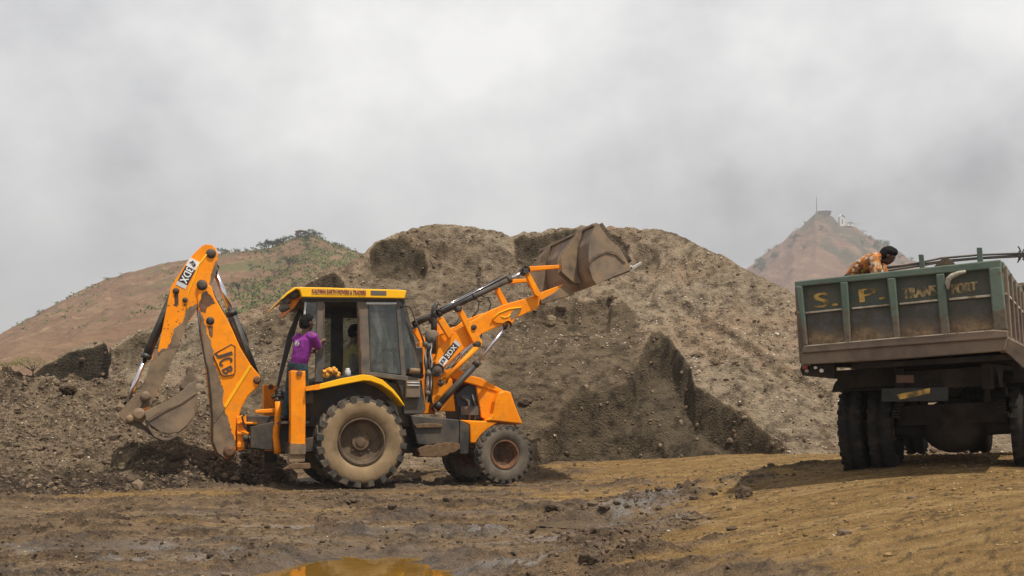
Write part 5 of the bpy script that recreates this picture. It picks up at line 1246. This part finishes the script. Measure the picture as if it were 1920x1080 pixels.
def hand(mb, wrist, dirv, palm_n, curl=.5, s=1.0):
    """palm, four bent fingers of different length and a thumb from the palm's side"""
    d_, n_ = Vector(dirv).normalized(), Vector(palm_n).normalized(); sd_ = d_.cross(n_).normalized(); w = Vector(wrist)
    limb(mb, [w, w+d_*.045*s, w+d_*.085*s], [.026*s, .034*s, .032*s])
    for k, (off, ln) in enumerate(((-.030, .066), (-.010, .078), (.011, .073), (.030, .056))):
        p = w + d_*.085*s + sd_*off*s; q1 = p + (d_*math.cos(curl)+n_*math.sin(curl))*ln*.5*s; q2 = q1 + (d_*math.cos(curl*2.3)+n_*math.sin(curl*2.3))*ln*.5*s
        limb(mb, [p, q1, q2], [.0098*s, .0090*s, .0078*s], 8)
    p = w + d_*.03*s - sd_*.03*s; q1 = p + (d_*.6-sd_*.7+n_*.3).normalized()*.035*s; q2 = q1 + (d_*.9-sd_*.1+n_*.6).normalized()*.032*s
    limb(mb, [p, q1, q2], [.013*s, .0115*s, .009*s], 8)
# eyes are small dark beads with a pale rim
def eyes(parent, c, fwd, up, s=1.0):
    f, u = Vector(fwd).normalized(), Vector(up).normalized(); l = u.cross(f).normalized(); u = f.cross(l).normalized()
    for k in (-1, 1):
        mb = MB(); mb.ball(tuple(Vector(c)+(f*.098+l*k*.030+u*.006)*s), .012*s, 0, 8, 6); mb.build('eye', M['white'], parent)

# helper in purple, standing on the rear frame, seen from behind, right hand on the door post
pe = empty('person', MT); tag(pe, 'man in purple T-shirt and jeans holding onto the cab post behind the rear window', 'person')
hy = -.93
def BP(px_, py_, y): return S3(px_, py_, y)
head = BP(575, 606, hy); neck = BP(573, 622, hy); sh = BP(570, 632, hy); waist = BP(563, 672, hy); hip = BP(558, 692, hy+.06)
fw = Vector((.85, .45, 0)).normalized(); lf = Vector((-fw.y, fw.x, 0)); upv = Vector((0, 0, 1))
shR, shL = sh - lf*.185 + Vector((.02, 0, 0)), sh + lf*.185
elR = BP(597, 653, hy-.04) ; haR = BP(604, 642, -.83)
body = MB(); hair = MB()
head_parts(body, hair, head, fw, upv, 1.0)
limb(body, [neck - Vector((0, 0, .07)), neck+Vector((0, 0, .05))], [.062, .055])
limb(body, [hip, waist, sh-Vector((0, 0, .08))], [.075, .07, .08])
limb(body, [shR, elR], [.048, .040]); limb(body, [elR, haR-Vector((.03, 0, 0))], [.040, .027])
hand(body, haR-Vector((.045, .0, .0)), (.9, .1, .35), (.1, .95, 0), .75)
elL = shL + fw*.10 + lf*.03 - upv*.24; haL = elL + fw*.22 - lf*.02 + upv*.06
limb(body, [shL, elL], [.048, .040]); limb(body, [elL, haL], [.040, .027]); hand(body, haL, fw, -lf, .5)
hipR, hipL = hip - lf*.09, hip + lf*.09
knR, knL = hipR + Vector((.05, .12, -.33)), hipL + Vector((-.06, .06, -.34)); ftR, ftL = knR + Vector((-.06, .06, -.32)), knL + Vector((-.05, .08, -.32))
for a, k, f_ in ((hipR, knR, ftR), (hipL, knL, ftL)): limb(body, [a, k], [.08, .055]); limb(body, [k, f_], [.055, .036])
flesh(body, 'body', M['skin'], pe, .009, 4); flesh(hair, 'hair', M['hair'], pe, .012, 3); eyes(pe, head, fw, upv)
mb = MB(); up_ = (sh-hip).normalized()
for k in (-1, 0, 1): limb(mb, [hip + lf*.065*k + upv*.02, waist + lf*.055*k, sh + lf*.085*k - upv*.06, sh+lf*.07*k-upv*.02], [.095, .098, .098, .062])
for s0, e0 in ((shR, elR), (shL, elL)): limb(mb, [s0+(sh-s0)*.25, s0, s0.lerp(e0, .75)], [.075, .072, .066])
flesh(mb, 'shirt', M['purple'], pe, .012, 5)
mb = MB()
for a, k, f_ in ((hipR, knR, ftR), (hipL, knL, ftL)): limb(mb, [a+upv*.06, a, k], [.10, .105, .072]); limb(mb, [k, f_], [.072, .058])
limb(mb, [hip+upv*.05-lf*.05, hip+upv*.05+lf*.05], .105)
flesh(mb, 'jeans', M['jeans'], pe, .012, 4)
for f_ in (ftR, ftL): mb = MB(); limb(mb, [f_-upv*.05-fw*.05, f_-upv*.06+fw*.08, f_-upv*.07+fw*.17], [.042, .045, .034]); flesh(mb, 'shoe', M['shoe'], pe, .010, 3)
mb = MB(); bk = sh - fw*.128 - upv*.10; put_text(mb, '45', bk-fw*.006, lf*-1, upv, .11, .075, 0, .004); mb.build('shirt_print', M['white'], pe)
ftz = min(ftR.z, ftL.z)-.11; mb = MB(); mb.box((ftL.x+.10, -.45, ftz-.02), (.40, 1.0, .035)); mb.build('foot_plate', M['dark'], bh)

# driver, seated, back to us
pe = empty('person', MT); tag(pe, 'driver in olive shirt sitting inside the cab, seen through the open doorway', 'person')
head = BP(668, 622, -.12); hip = Vector((head.x-.10, -.02, head.z-.80)); sh = Vector((head.x-.06, -.02, head.z-.26)); fw = Vector((1, .12, -.05)).normalized(); lf = Vector((-.12, 1, 0)).normalized()
body = MB(); hair = MB(); head = Vector((head.x, -.02, head.z)); head_parts(body, hair, head, fw, upv)
limb(body, [sh, head-upv*.06], [.062, .055]); limb(body, [hip, sh-upv*.08], [.075, .08])
shR, shL = sh-lf*.19, sh+lf*.19; elR = shR+fw*.14-upv*.26; haR = elR+fw*.24+upv*.05+lf*.05; elL = shL+fw*.14-upv*.26; haL = elL+fw*.24+upv*.05-lf*.05
for s0, e0, h0, sg in ((shR, elR, haR, 1), (shL, elL, haL, -1)): limb(body, [s0, e0], [.048, .040]); limb(body, [e0, h0], [.04, .027]); hand(body, h0, fw+upv*.2, lf*sg, .8)
for sg in (-1, 1):
    a = hip+lf*.1*sg; k = a+fw*.42+upv*.06; f_ = k+fw*.16-upv*.40; limb(body, [a, k], [.08, .055]); limb(body, [k, f_], [.055, .036])
flesh(body, 'body', M['skin'], pe, .010, 4); flesh(hair, 'hair', M['hair'], pe, .013, 3); eyes(pe, head, fw, upv)
mb = MB()
for k in (-1, 0, 1): limb(mb, [hip+lf*.065*k, sh+lf*.09*k-upv*.06, sh+lf*.07*k-upv*.02], [.10, .102, .062])
for s0, e0 in ((shR, elR), (shL, elL)): limb(mb, [s0+(sh-s0)*.25, s0, s0.lerp(e0, .8)], [.075, .072, .064])
flesh(mb, 'shirt', M['olive'], pe, .013, 5)
mb = MB()
for sg in (-1, 1):
    a = hip+lf*.1*sg; k = a+fw*.42+upv*.06; f_ = k+fw*.16-upv*.40; limb(mb, [a, k], [.10, .07]); limb(mb, [k, f_], [.07, .055])
flesh(mb, 'trousers', M['grey_frame'], pe, .014, 4)

# man bent over in the truck bed
pe = empty('person', TM); tag(pe, 'man in orange floral shirt bending forward in the truck bed', 'person')
yt = .42
head = T3(1664, 479, yt); sh = T3(1640, 489, yt); hip = T3(1600, 524, yt+.02); hip.z -= .02
fwd = (sh-hip).normalized(); lat = Vector((0, 1, 0)); up2 = fwd.cross(lat).normalized()
if up2.z < 0: up2 = -up2
body = MB(); hair = MB(); hf = Vector((.72, .30, -.70)).normalized(); head_parts(body, hair, head, hf, Vector((.68, .1, .75)), .78)
limb(body, [sh, head-Vector((.02, 0, .02))], [.055, .05]); limb(body, [hip, sh], [.07, .075])
sN, sF = sh-lat*.17-up2*.01, sh+lat*.17-up2*.01
for s0, sg in ((sN, -1), (sF, 1)):
    e0 = s0+Vector((.06, sg*.05, -.25)); h0 = e0+Vector((.10, 0, -.20)); limb(body, [s0, e0], [.046, .038]); limb(body, [e0, h0], [.038, .026]); hand(body, h0, (.3, 0, -1), (0, -sg, 0), .5)
for sg in (-1, 1):
    a = hip+lat*.09*sg; k = a+Vector((.10, 0, -.40)); f_ = k+Vector((-.10, 0, -.40)); limb(body, [a, k], [.08, .055]); limb(body, [k, f_], [.055, .036])
flesh(body, 'body', M['skin'], pe, .010, 4); flesh(hair, 'hair', M['hair'], pe, .012, 3); eyes(pe, head, hf, Vector((.68, .1, .75)), .78)
mb = MB()
for k in (-1, 0, 1): limb(mb, [hip+lat*.07*k-fwd*.03, hip.lerp(sh, .5)+lat*.075*k+up2*.035, sh+lat*.09*k, sh+lat*.06*k+fwd*.04], [.098, .098, .092, .06])
for s0, sg in ((sN, -1), (sF, 1)): limb(mb, [s0+(sh-s0)*.25, s0, s0+Vector((.05, sg*.04, -.17))], [.072, .07, .066])
flesh(mb, 'shirt', M['floral'], pe, .012, 4)
mb = MB()
for sg in (-1, 1):
    a = hip+lat*.09*sg; k = a+Vector((.10, 0, -.40)); f_ = k+Vector((-.10, 0, -.40)); limb(mb, [a, k], [.10, .07]); limb(mb, [k, f_], [.07, .055])
flesh(mb, 'trousers', M['jeans'], pe, .014, 4)

# ------------------------------------------------------------------ loose stones and clods lying about
def icos():
    bm = bmesh.new(); bmesh.ops.create_icosphere(bm, subdivisions=1, radius=1.0); V = np.array([v.co[:] for v in bm.verts]); F = np.array([[v.index for v in f.verts] for f in bm.faces]); bm.free(); return V, F
IV, IF = icos()
rng = np.random.default_rng(3)
def scatter(name, pos, size, mat, flat=.7, jag=.28, smooth=False):
    n = len(pos); k = len(IV)
    rad = 1 + rng.uniform(-jag, jag, (n, k))
    ax = rng.uniform(.6, 1.25, (n, 3)); ax[:, 2] *= flat
    V = IV[None]*rad[..., None]*ax[:, None]*size[:, None, None]
    th = rng.uniform(0, 6.283, n); c_, s_ = np.cos(th)[:, None], np.sin(th)[:, None]
    X = V[..., 0]*c_-V[..., 1]*s_; Yy = V[..., 0]*s_+V[..., 1]*c_; V = np.stack([X, Yy, V[..., 2]], -1) + pos[:, None]
    F = IF[None]+(np.arange(n)*k)[:, None, None]
    return soup(name, V.reshape(-1, 3), F.reshape(-1, 3), mat, smooth=smooth)
def pick(Xa, Ya, Za, n, weight):
    w = np.clip(weight, 0, None).reshape(-1); w = w/w.sum(); i = rng.choice(w.size, n, p=w)
    return np.stack([Xa.reshape(-1)[i], Ya.reshape(-1)[i], Za.reshape(-1)[i]], -1) + np.stack([rng.uniform(-.02, .02, n), rng.uniform(-.02, .02, n), np.zeros(n)], -1)
def leafmat_(name, a, c):
    t = NT(name); g_ = t.n.new('ShaderNodeNewGeometry'); t.set(t.ramp(g_.outputs['Random Per Island'], [(0, (*a, 1)), (1, (*c, 1))]), .95, .1); return t.mat
t = NT('pale_pebbles'); oi = t.n.new('ShaderNodeNewGeometry'); t.set(t.ramp(oi.outputs['Random Per Island'], [(.0, (.12, .085, .055, 1)), (.5, (.26, .19, .13, 1)), (.85, (.42, .34, .25, 1)), (1, (.58, .52, .44, 1))]), .85, .3); M['pebble'] = t.mat
t = NT('clod_soil'); oi = t.n.new('ShaderNodeNewGeometry'); t.set(t.mix(.5, t.ramp(oi.outputs['Random Per Island'], [(.0, (.045, .032, .022, 1)), (.6, (.11, .078, .052, 1)), (1, (.20, .145, .095, 1))]), t.ramp(t.noise(20, 5), [(.3, (.05, .035, .024, 1)), (.7, (.15, .105, .07, 1))])), .95, .15); t.bump(t.noise(50, 4), .6, .01); M['clod'] = t.mat
M['dirt_clod'] = M['clod'].copy(); 
for n_ in M['dirt_clod'].node_tree.nodes:
    if n_.type == 'VALTORGB':
        for e_ in n_.color_ramp.elements: e_.color = tuple(c*1.35 for c in e_.color[:3])+(1,)
sel = (Sg < 1).astype(float)*ss(0, .03, Sg)
wgt = sel*(1.05-np.clip(damp_shade_a, 0, 1))*(.12+ss(-.1, .5, fbm(Xm*.9, Dm*.9, octv=3, seed=44)))
n = 15000; sz = np.exp(rng.normal(math.log(.013), .45, n)); tag(scatter('gravel', pick(Xm, Dm, Zm, n, wgt), sz, M['pebble']), kind='stuff')
n = 4200; sz = np.exp(rng.normal(math.log(.020), .6, n)); tag(scatter('dirt_clods', pick(Xm, Dm, Zm, n, sel*(.14+np.clip(damp_shade_a, 0, 1)*.2+crag*.5)), np.minimum(sz, .075), M['dirt_clod'], .85), kind='stuff')
selb = (Sb < 1.1).astype(float)*(Pb < 540)
n = 7000; sz = np.exp(rng.normal(math.log(.017), .55, n)); tag(scatter('rubble', pick(Xb, Db, Zb, n, selb*(.3+ss(-.3, .5, fb_))), np.minimum(sz, .12), M['dirt_clod'], .85, .35), kind='stuff')
n = 3500; sz = np.exp(rng.normal(math.log(.011), .4, n)); tag(scatter('bank_gravel', pick(Xb, Db, Zb, n, selb*ss(.1, .4, lbank)), sz, M['pebble']), kind='stuff')
vis = ((DD > 7) & (DD < 21) & (np.abs(UU) < .55)).astype(float)*DD
n = 11000; sz = np.exp(rng.normal(math.log(.0115), .6, n)); tag(scatter('mud_clods', pick(GX, GY, gz2, n, vis*(.05+(1-dry)*.5+np.clip(dark_ridge, 0, 1)*4)*smooth_right*(q1 > 1.1)), np.minimum(sz, .07), M['clod'], .8, .35), kind='stuff')
M['crumb'] = leafmat_('ochre_crumb', (.08, .05, .02), (.30, .20, .09))
n = 9000; sz = np.exp(rng.normal(math.log(.0085), .5, n)); tag(scatter('dirt_crumbs', pick(GX, GY, gz2, n, vis*dry*(.25+ss(-.1, .4, fbm(GX*1.2, GY*1.8, octv=3, seed=63)))*(q1 > 1.1)), np.minimum(sz, .03), M['crumb'], .7, .35), kind='stuff')
n = 1800; sz = np.exp(rng.normal(math.log(.007), .4, n)); tag(scatter('ground_gravel', pick(GX, GY, gz2, n, vis*(q1 > 1.1)), sz, M['pebble'], .6), kind='stuff')

# larger lumps one can tell apart
M['lump_soil'] = plain('lump_soil', (.125, .09, .056), .95, vary=.45, scale=7, dust=(.22, .165, .105), dust_amt=.4, spec=.15, bump=.8)
def lump_at(px_, py_, grid, r, label, mat, seed, flat=.75):
    mat = 'lump_soil' if mat == 'dirt' else mat
    Xg, Dg, Zg, Pg_, Py_ = grid; i = np.argmin((Pg_-px_)**2+(Py_-py_)**2); p = (Xg.flat[i], Dg.flat[i], Zg.flat[i])
    bm = bmesh.new(); bmesh.ops.create_icosphere(bm, subdivisions=4, radius=1.0)
    V = np.array([v.co[:] for v in bm.verts]); rr = 1+.30*ridged(V[:, 0]*1.1+seed, V[:, 1]*1.1, V[:, 2]*1.1, octv=3, seed=seed)+.12*fbm(V[:, 0]*4, V[:, 1]*4, V[:, 2]*4, octv=3, seed=seed)
    rnd = random.Random(seed); ax = (rnd.uniform(.85, 1.25), rnd.uniform(.7, 1), flat)
    for v, k in zip(bm.verts, rr): v.co = Vector((v.co.x*k*r*ax[0], v.co.y*k*r*ax[1], v.co.z*k*r*ax[2]))
    for f in bm.faces: f.smooth = False
    me = bpy.data.meshes.new('earth_lump'); bm.to_mesh(me); bm.free(); me.materials.append(M[mat]); o = bpy.data.objects.new('earth_lump', me); C.objects.link(o)
    o.location = (p[0], p[1], p[2]+r*flat*.25); o.rotation_euler = (rnd.uniform(-.3, .3), rnd.uniform(-.3, .3), rnd.uniform(0, 6)); return tag(o, label, 'earth lump', 'lumps of earth')
gm = (Xm, Dm, Zm, Pg, PYm); gg = (GX, GY, gz2, px, HOR+(CAMH-gz2)/DD*FPX); gbk = (Xb, Db, Zb, Pb, HOR-(Zb-CAMH)/Db*FPX)
lump_at(1033, 606, gm, .15, 'pale block of earth on the slope just below the loader bucket', 'dirt', 1, 1.0)
lump_at(1052, 580, gm, .12, 'broad slab of earth directly under the raised bucket', 'dirt', 2, .6)
lump_at(1150, 560, gm, .12, 'dark lump of earth sliding under the bucket lip', 'dirt', 3)
lump_at(1338, 682, gm, .12, 'brown boulder of earth on the slope right of the dug hollow', 'dirt', 4)
lump_at(1308, 668, gm, .15, 'flat pale lump at the right edge of the dug hollow', 'dirt', 5, .5)
lump_at(985, 755, gm, .11, 'dark earth lump just ahead of the bonnet', 'clod', 6)
lump_at(1395, 932, gg, .085, 'upright mud lump topping the churned ridge in mid ground', 'clod', 7, 1.1)
lump_at(665, 945, gg, .14, 'low dark mud heap in front of the rear wheel', 'clod', 8, .35)
lump_at(1040, 955, gg, .12, 'dark churned mud heap in front of the front wheel', 'clod', 9, .5)
lump_at(1110, 1050, gg, .11, 'jagged wet mud lump right of the puddle at the picture foot', 'clod', 10, .7)
lump_at(250, 905, gbk, .12, 'dark rounded lump at the foot of the rubble bank', 'clod', 11)
lump_at(330, 855, gbk, .13, 'dark lump on the rubble bank below the digging bucket', 'clod', 12)
lump_at(130, 735, gbk, .16, 'pale slab on top of the rubble bank below the dark scarp', 'rubble', 13, .5)

# ------------------------------------------------------------------ trees, huts and mast on the hills
def leafmat(name, a, c):
    t = NT(name); g_ = t.n.new('ShaderNodeNewGeometry'); t.set(t.ramp(g_.outputs['Random Per Island'], [(0, (*a, 1)), (1, (*c, 1))]), .8, .2); return t.mat
M['leaf'] = leafmat('dry_forest_leaf', (.028, .05, .014), (.09, .12, .035)); M['leaf2'] = leafmat('pale_scrub_leaf', (.07, .085, .02), (.16, .16, .05))
M['bark'] = plain('tree_bark', (.09, .065, .045), .9)
def make_tree(seed, h, wid, leaf, nl=420):
    root = empty('hill_tree'); rnd = random.Random(seed); mb = MB(); top = Vector((rnd.uniform(-.1, .1)*h, 0, h*.55))
    mb.tube([(0, 0, -.3*h), (0, 0, .15*h), top], [.05*h, .04*h, .02*h], 7)
    cl = []
    for i in range(7):
        e_ = Vector((rnd.uniform(-.5, .5)*wid, rnd.uniform(-.5, .5)*wid, h*rnd.uniform(.45, .88))); mb.tube([(0, 0, h*.2), Vector((0, 0, h*.2)).lerp(e_, .6)+Vector((0, 0, .05*h)), e_], [.025*h, .016*h, .008*h], 5); cl.append((e_, rnd.uniform(.14, .26)*wid))
    mb.build('trunk', M['bark'], root)
    V = []; F = []
    for i in range(nl):
        e_, r_ = cl[i % len(cl)]; d_ = Vector((rnd.gauss(0, 1), rnd.gauss(0, 1), rnd.gauss(0, .75))); d_ = d_.normalized()*r_*rnd.random()**.4; c_ = e_+d_
        if c_.z < .08*h: c_.z = .08*h
        s0 = h*rnd.uniform(.03, .06); a = Vector((rnd.gauss(0, 1), rnd.gauss(0, 1), rnd.gauss(0, 1))).normalized(); b_ = a.orthogonal().normalized()
        k = len(V); V += [c_-a*s0, c_+b_*s0*.7, c_+a*s0, c_-b_*s0*.7]; F.append((k, k+1, k+2, k+3))
    soup('crown', np.array([v[:] for v in V]), np.array(F), M[leaf], root); return root
def copy_tree(o, loc, rz, sc):
    c = o.copy(); C.objects.link(c); c.location = loc; c.rotation_euler = (0, 0, rz); c.scale = (sc,)*3
    for ch in list(o.children): k = ch.copy(); C.objects.link(k); k.parent = c
    return c
protos = [make_tree(1, 4.2, 4.6, 'leaf'), make_tree(2, 3.2, 4.2, 'leaf'), make_tree(3, 2.2, 3.4, 'leaf2', 320)]
used = [False]*3
hp = 960+hillX/hillD*FPX; hpy = HOR-(hillZ-CAMH)/hillD*FPX
fp = 960+farX/farD*FPX; fpy = HOR-(farZ-CAMH)/farD*FPX
def on(grid, px_, py_):
    Xg, Dg, Zg, pa, pb_ = grid; i = np.argmin((pa-px_)**2+(pb_-py_)**2); return Vector((Xg.flat[i], Dg.flat[i], Zg.flat[i]))
def plant(k, loc, sc, label, group):
    rnd = random.Random(int(loc.x*100) & 0xffff)
    if not used[k]: used[k] = True; o = protos[k]; o.location = loc; o.scale = (sc,)*3
    else: o = copy_tree(protos[k], loc, rnd.uniform(0, 6.28), sc)
    o['label'] = label; o['category'] = 'tree'; o['group'] = group
rnd = random.Random(12)
hg = (hillX, hillD, hillZ, hp, hpy); fg = (farX, farD, farZ, fp, fpy)
RIDGE = [(417, .75), (424, .6), (440, .7), (447, .55), (462, .6), (474, .5), (488, .8), (496, 1.15), (503, .9), (511, .8), (517, .9), (526, .7), (533, .95), (541, .7), (556, .7), (563, .85), (580, .8), (588, .9), (596, .75), (604, .6), (628, .5), (641, .45)]
for q, s_ in RIDGE: plant(rnd.choice((0, 0, 1)), on(hg, q, lut(TOPH, q)+3), s_*.66, 'dark green tree standing on the crest of the near hill', 'trees along the near hill crest')
for i in range(26):
    q = rnd.uniform(412, 650); plant(2 if rnd.random() < .7 else 1, on(hg, q, lut(TOPH, q)+rnd.uniform(10, 85)), rnd.uniform(.4, .85), 'low olive bush scattered on the slope of the near hill', 'bushes on the near hill slope')
for i in range(8):
    q = rnd.uniform(60, 380); plant(2, on(hg, q, lut(TOPH, q)+rnd.uniform(0, 4)), rnd.uniform(.3, .5), 'tiny bush on the bare skyline of the near hill left of the digging arm', 'bushes on the bare skyline')
for i in range(46):
    q = rnd.uniform(1420, 1720)
    if 1556 < q < 1612: q += 60
    tp = lut(TOPF, q); dv = rnd.uniform(0, 26) if rnd.random() < .75 else rnd.uniform(26, 60)
    plant(rnd.choice((0, 1, 1, 2)), on(fg, q, tp+dv), rnd.uniform(.9, 1.8), 'small hazy tree on the pointed far hill', 'trees on the far hill')
for q, y_, s_ in ((62, 703, .30), (14, 696, .16)):
    p = on(gbk, q, y_); plant(2, p, s_*.5, 'grey-green shrub at the left end of the dark scarp' if q > 30 else 'small green tuft at the left picture edge on the bank', 'shrubs on the rubble bank')
hsel = (.10+.9*ss(380, 520, hp))*ss(-60, 20, hp)*(hillD < 300)*(hpy < 620)*(.15+ss(-.1, .3, fbm(hillX/14, hillD/30, octv=4, seed=61)))
cen_ = pick(hillX, hillD, hillZ, 3400, hsel); V = []; F = []
rnd = random.Random(77)
for c0 in cen_:
    r0 = rnd.uniform(.25, .8)
    for k in range(9):
        c_ = Vector(c0)+Vector((rnd.gauss(0, .5)*r0, rnd.gauss(0, .5)*r0, abs(rnd.gauss(.3, .3))*r0)); s0 = r0*rnd.uniform(.2, .4); a = Vector((rnd.gauss(0, 1), rnd.gauss(0, 1), rnd.gauss(0, 1))).normalized(); b_ = a.orthogonal().normalized(); k_ = len(V)
        V += [c_-a*s0, c_+b_*s0, c_+a*s0, c_-b_*s0]; F.append((k_, k_+1, k_+2, k_+3))
tag(soup('hill_scrub', np.array([v[:] for v in V]), np.array(F), M['leaf2']), kind='stuff')
M['roof_sheet'] = plain('pale_roof_sheet', (.45, .44, .42), .6, vary=.15); M['plaster'] = plain('white_plaster', (.78, .76, .70), .8, vary=.06); M['shed_wall'] = plain('shed_wall', (.16, .11, .08), .9)
def hut(loc, w, dpt, h, wall, roof, label, cat, name, pitch=.25, open_=False):
    r_ = empty(name); r_.location = loc; mb = MB()
    if open_:
        for sx in (-1, 1):
            for sy in (-1, 1): mb.box((sx*w*.45, sy*dpt*.45, h*.4), (.3, .3, h*1.2))
    else: mb.box((0, 0, h*.4), (w, dpt, h*1.2))
    [q_.build('wall' if not open_ else 'post', M[wall], r_) for q_ in mb.islands()]; mb = MB(); mb.prism([(-w*.58, h*.98), (0, h*(1+pitch)), (w*.58, h*.98), (w*.58, h*1.06), (0, h*(1.1+pitch)), (-w*.58, h*1.06)], -dpt*.6, dpt*.6); mb.build('roof', M[roof], r_)
    if not open_:
        mb = MB(); mb.box((0, -dpt*.5-.02, h*.4), (w*.18, .06, h*.6)); mb.build('door', M['shed_wall'], r_)
    return tag(r_, label, cat)
hut(on(hg, 566, 446), 3.0, 3.0, 1.6, 'shed_wall', 'roof_sheet', 'open shed with pale sheet roof at the near hill top', 'shed', 'hill_shed', .2, True)
hut(on(hg, 526, 459), 2.2, 2.0, .9, 'shed_wall', 'roof_sheet', 'small low shelter with pale roof left of the hilltop shed', 'shed', 'hill_shelter', .25)
hut(on(fg, 1577, 422)+Vector((0, -3, 0)), 4.4, 4, 6.4, 'plaster', 'plaster', 'tall white shrine building on the shoulder of the far hill', 'building', 'hill_shrine', .35)
hut(on(fg, 1590, 424)+Vector((0, -3, 0)), 5.0, 4, 2.4, 'plaster', 'plaster', 'low white hut beside the tall white shrine', 'hut', 'hill_hut', .3)
hut(on(fg, 1546, 402), 9.5, 5, 2.2, 'shed_wall', 'shed_wall', 'long dark rest house beside the mast on the far peak', 'building', 'hill_rest_house', .15)
p = on(fg, 1532, 400); ms = empty('mast'); ms.location = p; mb = MB(); mb.tube([(0, 0, -2), (0, 0, 14)], [.32, .2], 8); mb.build('pole', M['dark'], ms); mb = MB()
for k in range(3): mb.box((0, 0, 6+k*2.4), (1.0, .12, .12))
mb.build('cross_bar', M['dark'], ms); tag(ms, 'thin mast on the peak of the far hill', 'mast')
fe = empty('terrace_railing'); fe.location = on(fg, 1600, 425); mb = MB()
for k in range(7): mb.box((-4+k*1.6, 0, 1.2), (.22, .22, 3.2))
mb.build('rail_post', M['roof_sheet'], fe); mb = MB(); mb.box((.8, 0, 2.6), (10, .15, .2)); mb.box((.8, 0, 1.5), (10, .15, .2)); mb.build('rail_bar', M['roof_sheet'], fe); tag(fe, 'pale terrace railing right of the white shrine on the far hill', 'railing')

# ------------------------------------------------------------------ air
hz = MB(); hz.box((0, 700, 83), (4400, 1700, 174)); haze = hz.build('haze', [], None)
hm = bpy.data.materials.new('haze_air'); hm.use_nodes = True; hn = hm.node_tree; hn.nodes.clear()
vo_ = hn.nodes.new('ShaderNodeVolumePrincipled'); vo_.inputs['Color'].default_value = (.66, .67, .70, 1); vo_.inputs['Density'].default_value = .00064; vo_.inputs['Anisotropy'].default_value = .0
ho = hn.nodes.new('ShaderNodeOutputMaterial'); hn.links.new(vo_.outputs[0], ho.inputs['Volume']); haze.data.materials.append(hm); tag(haze, kind='stuff')
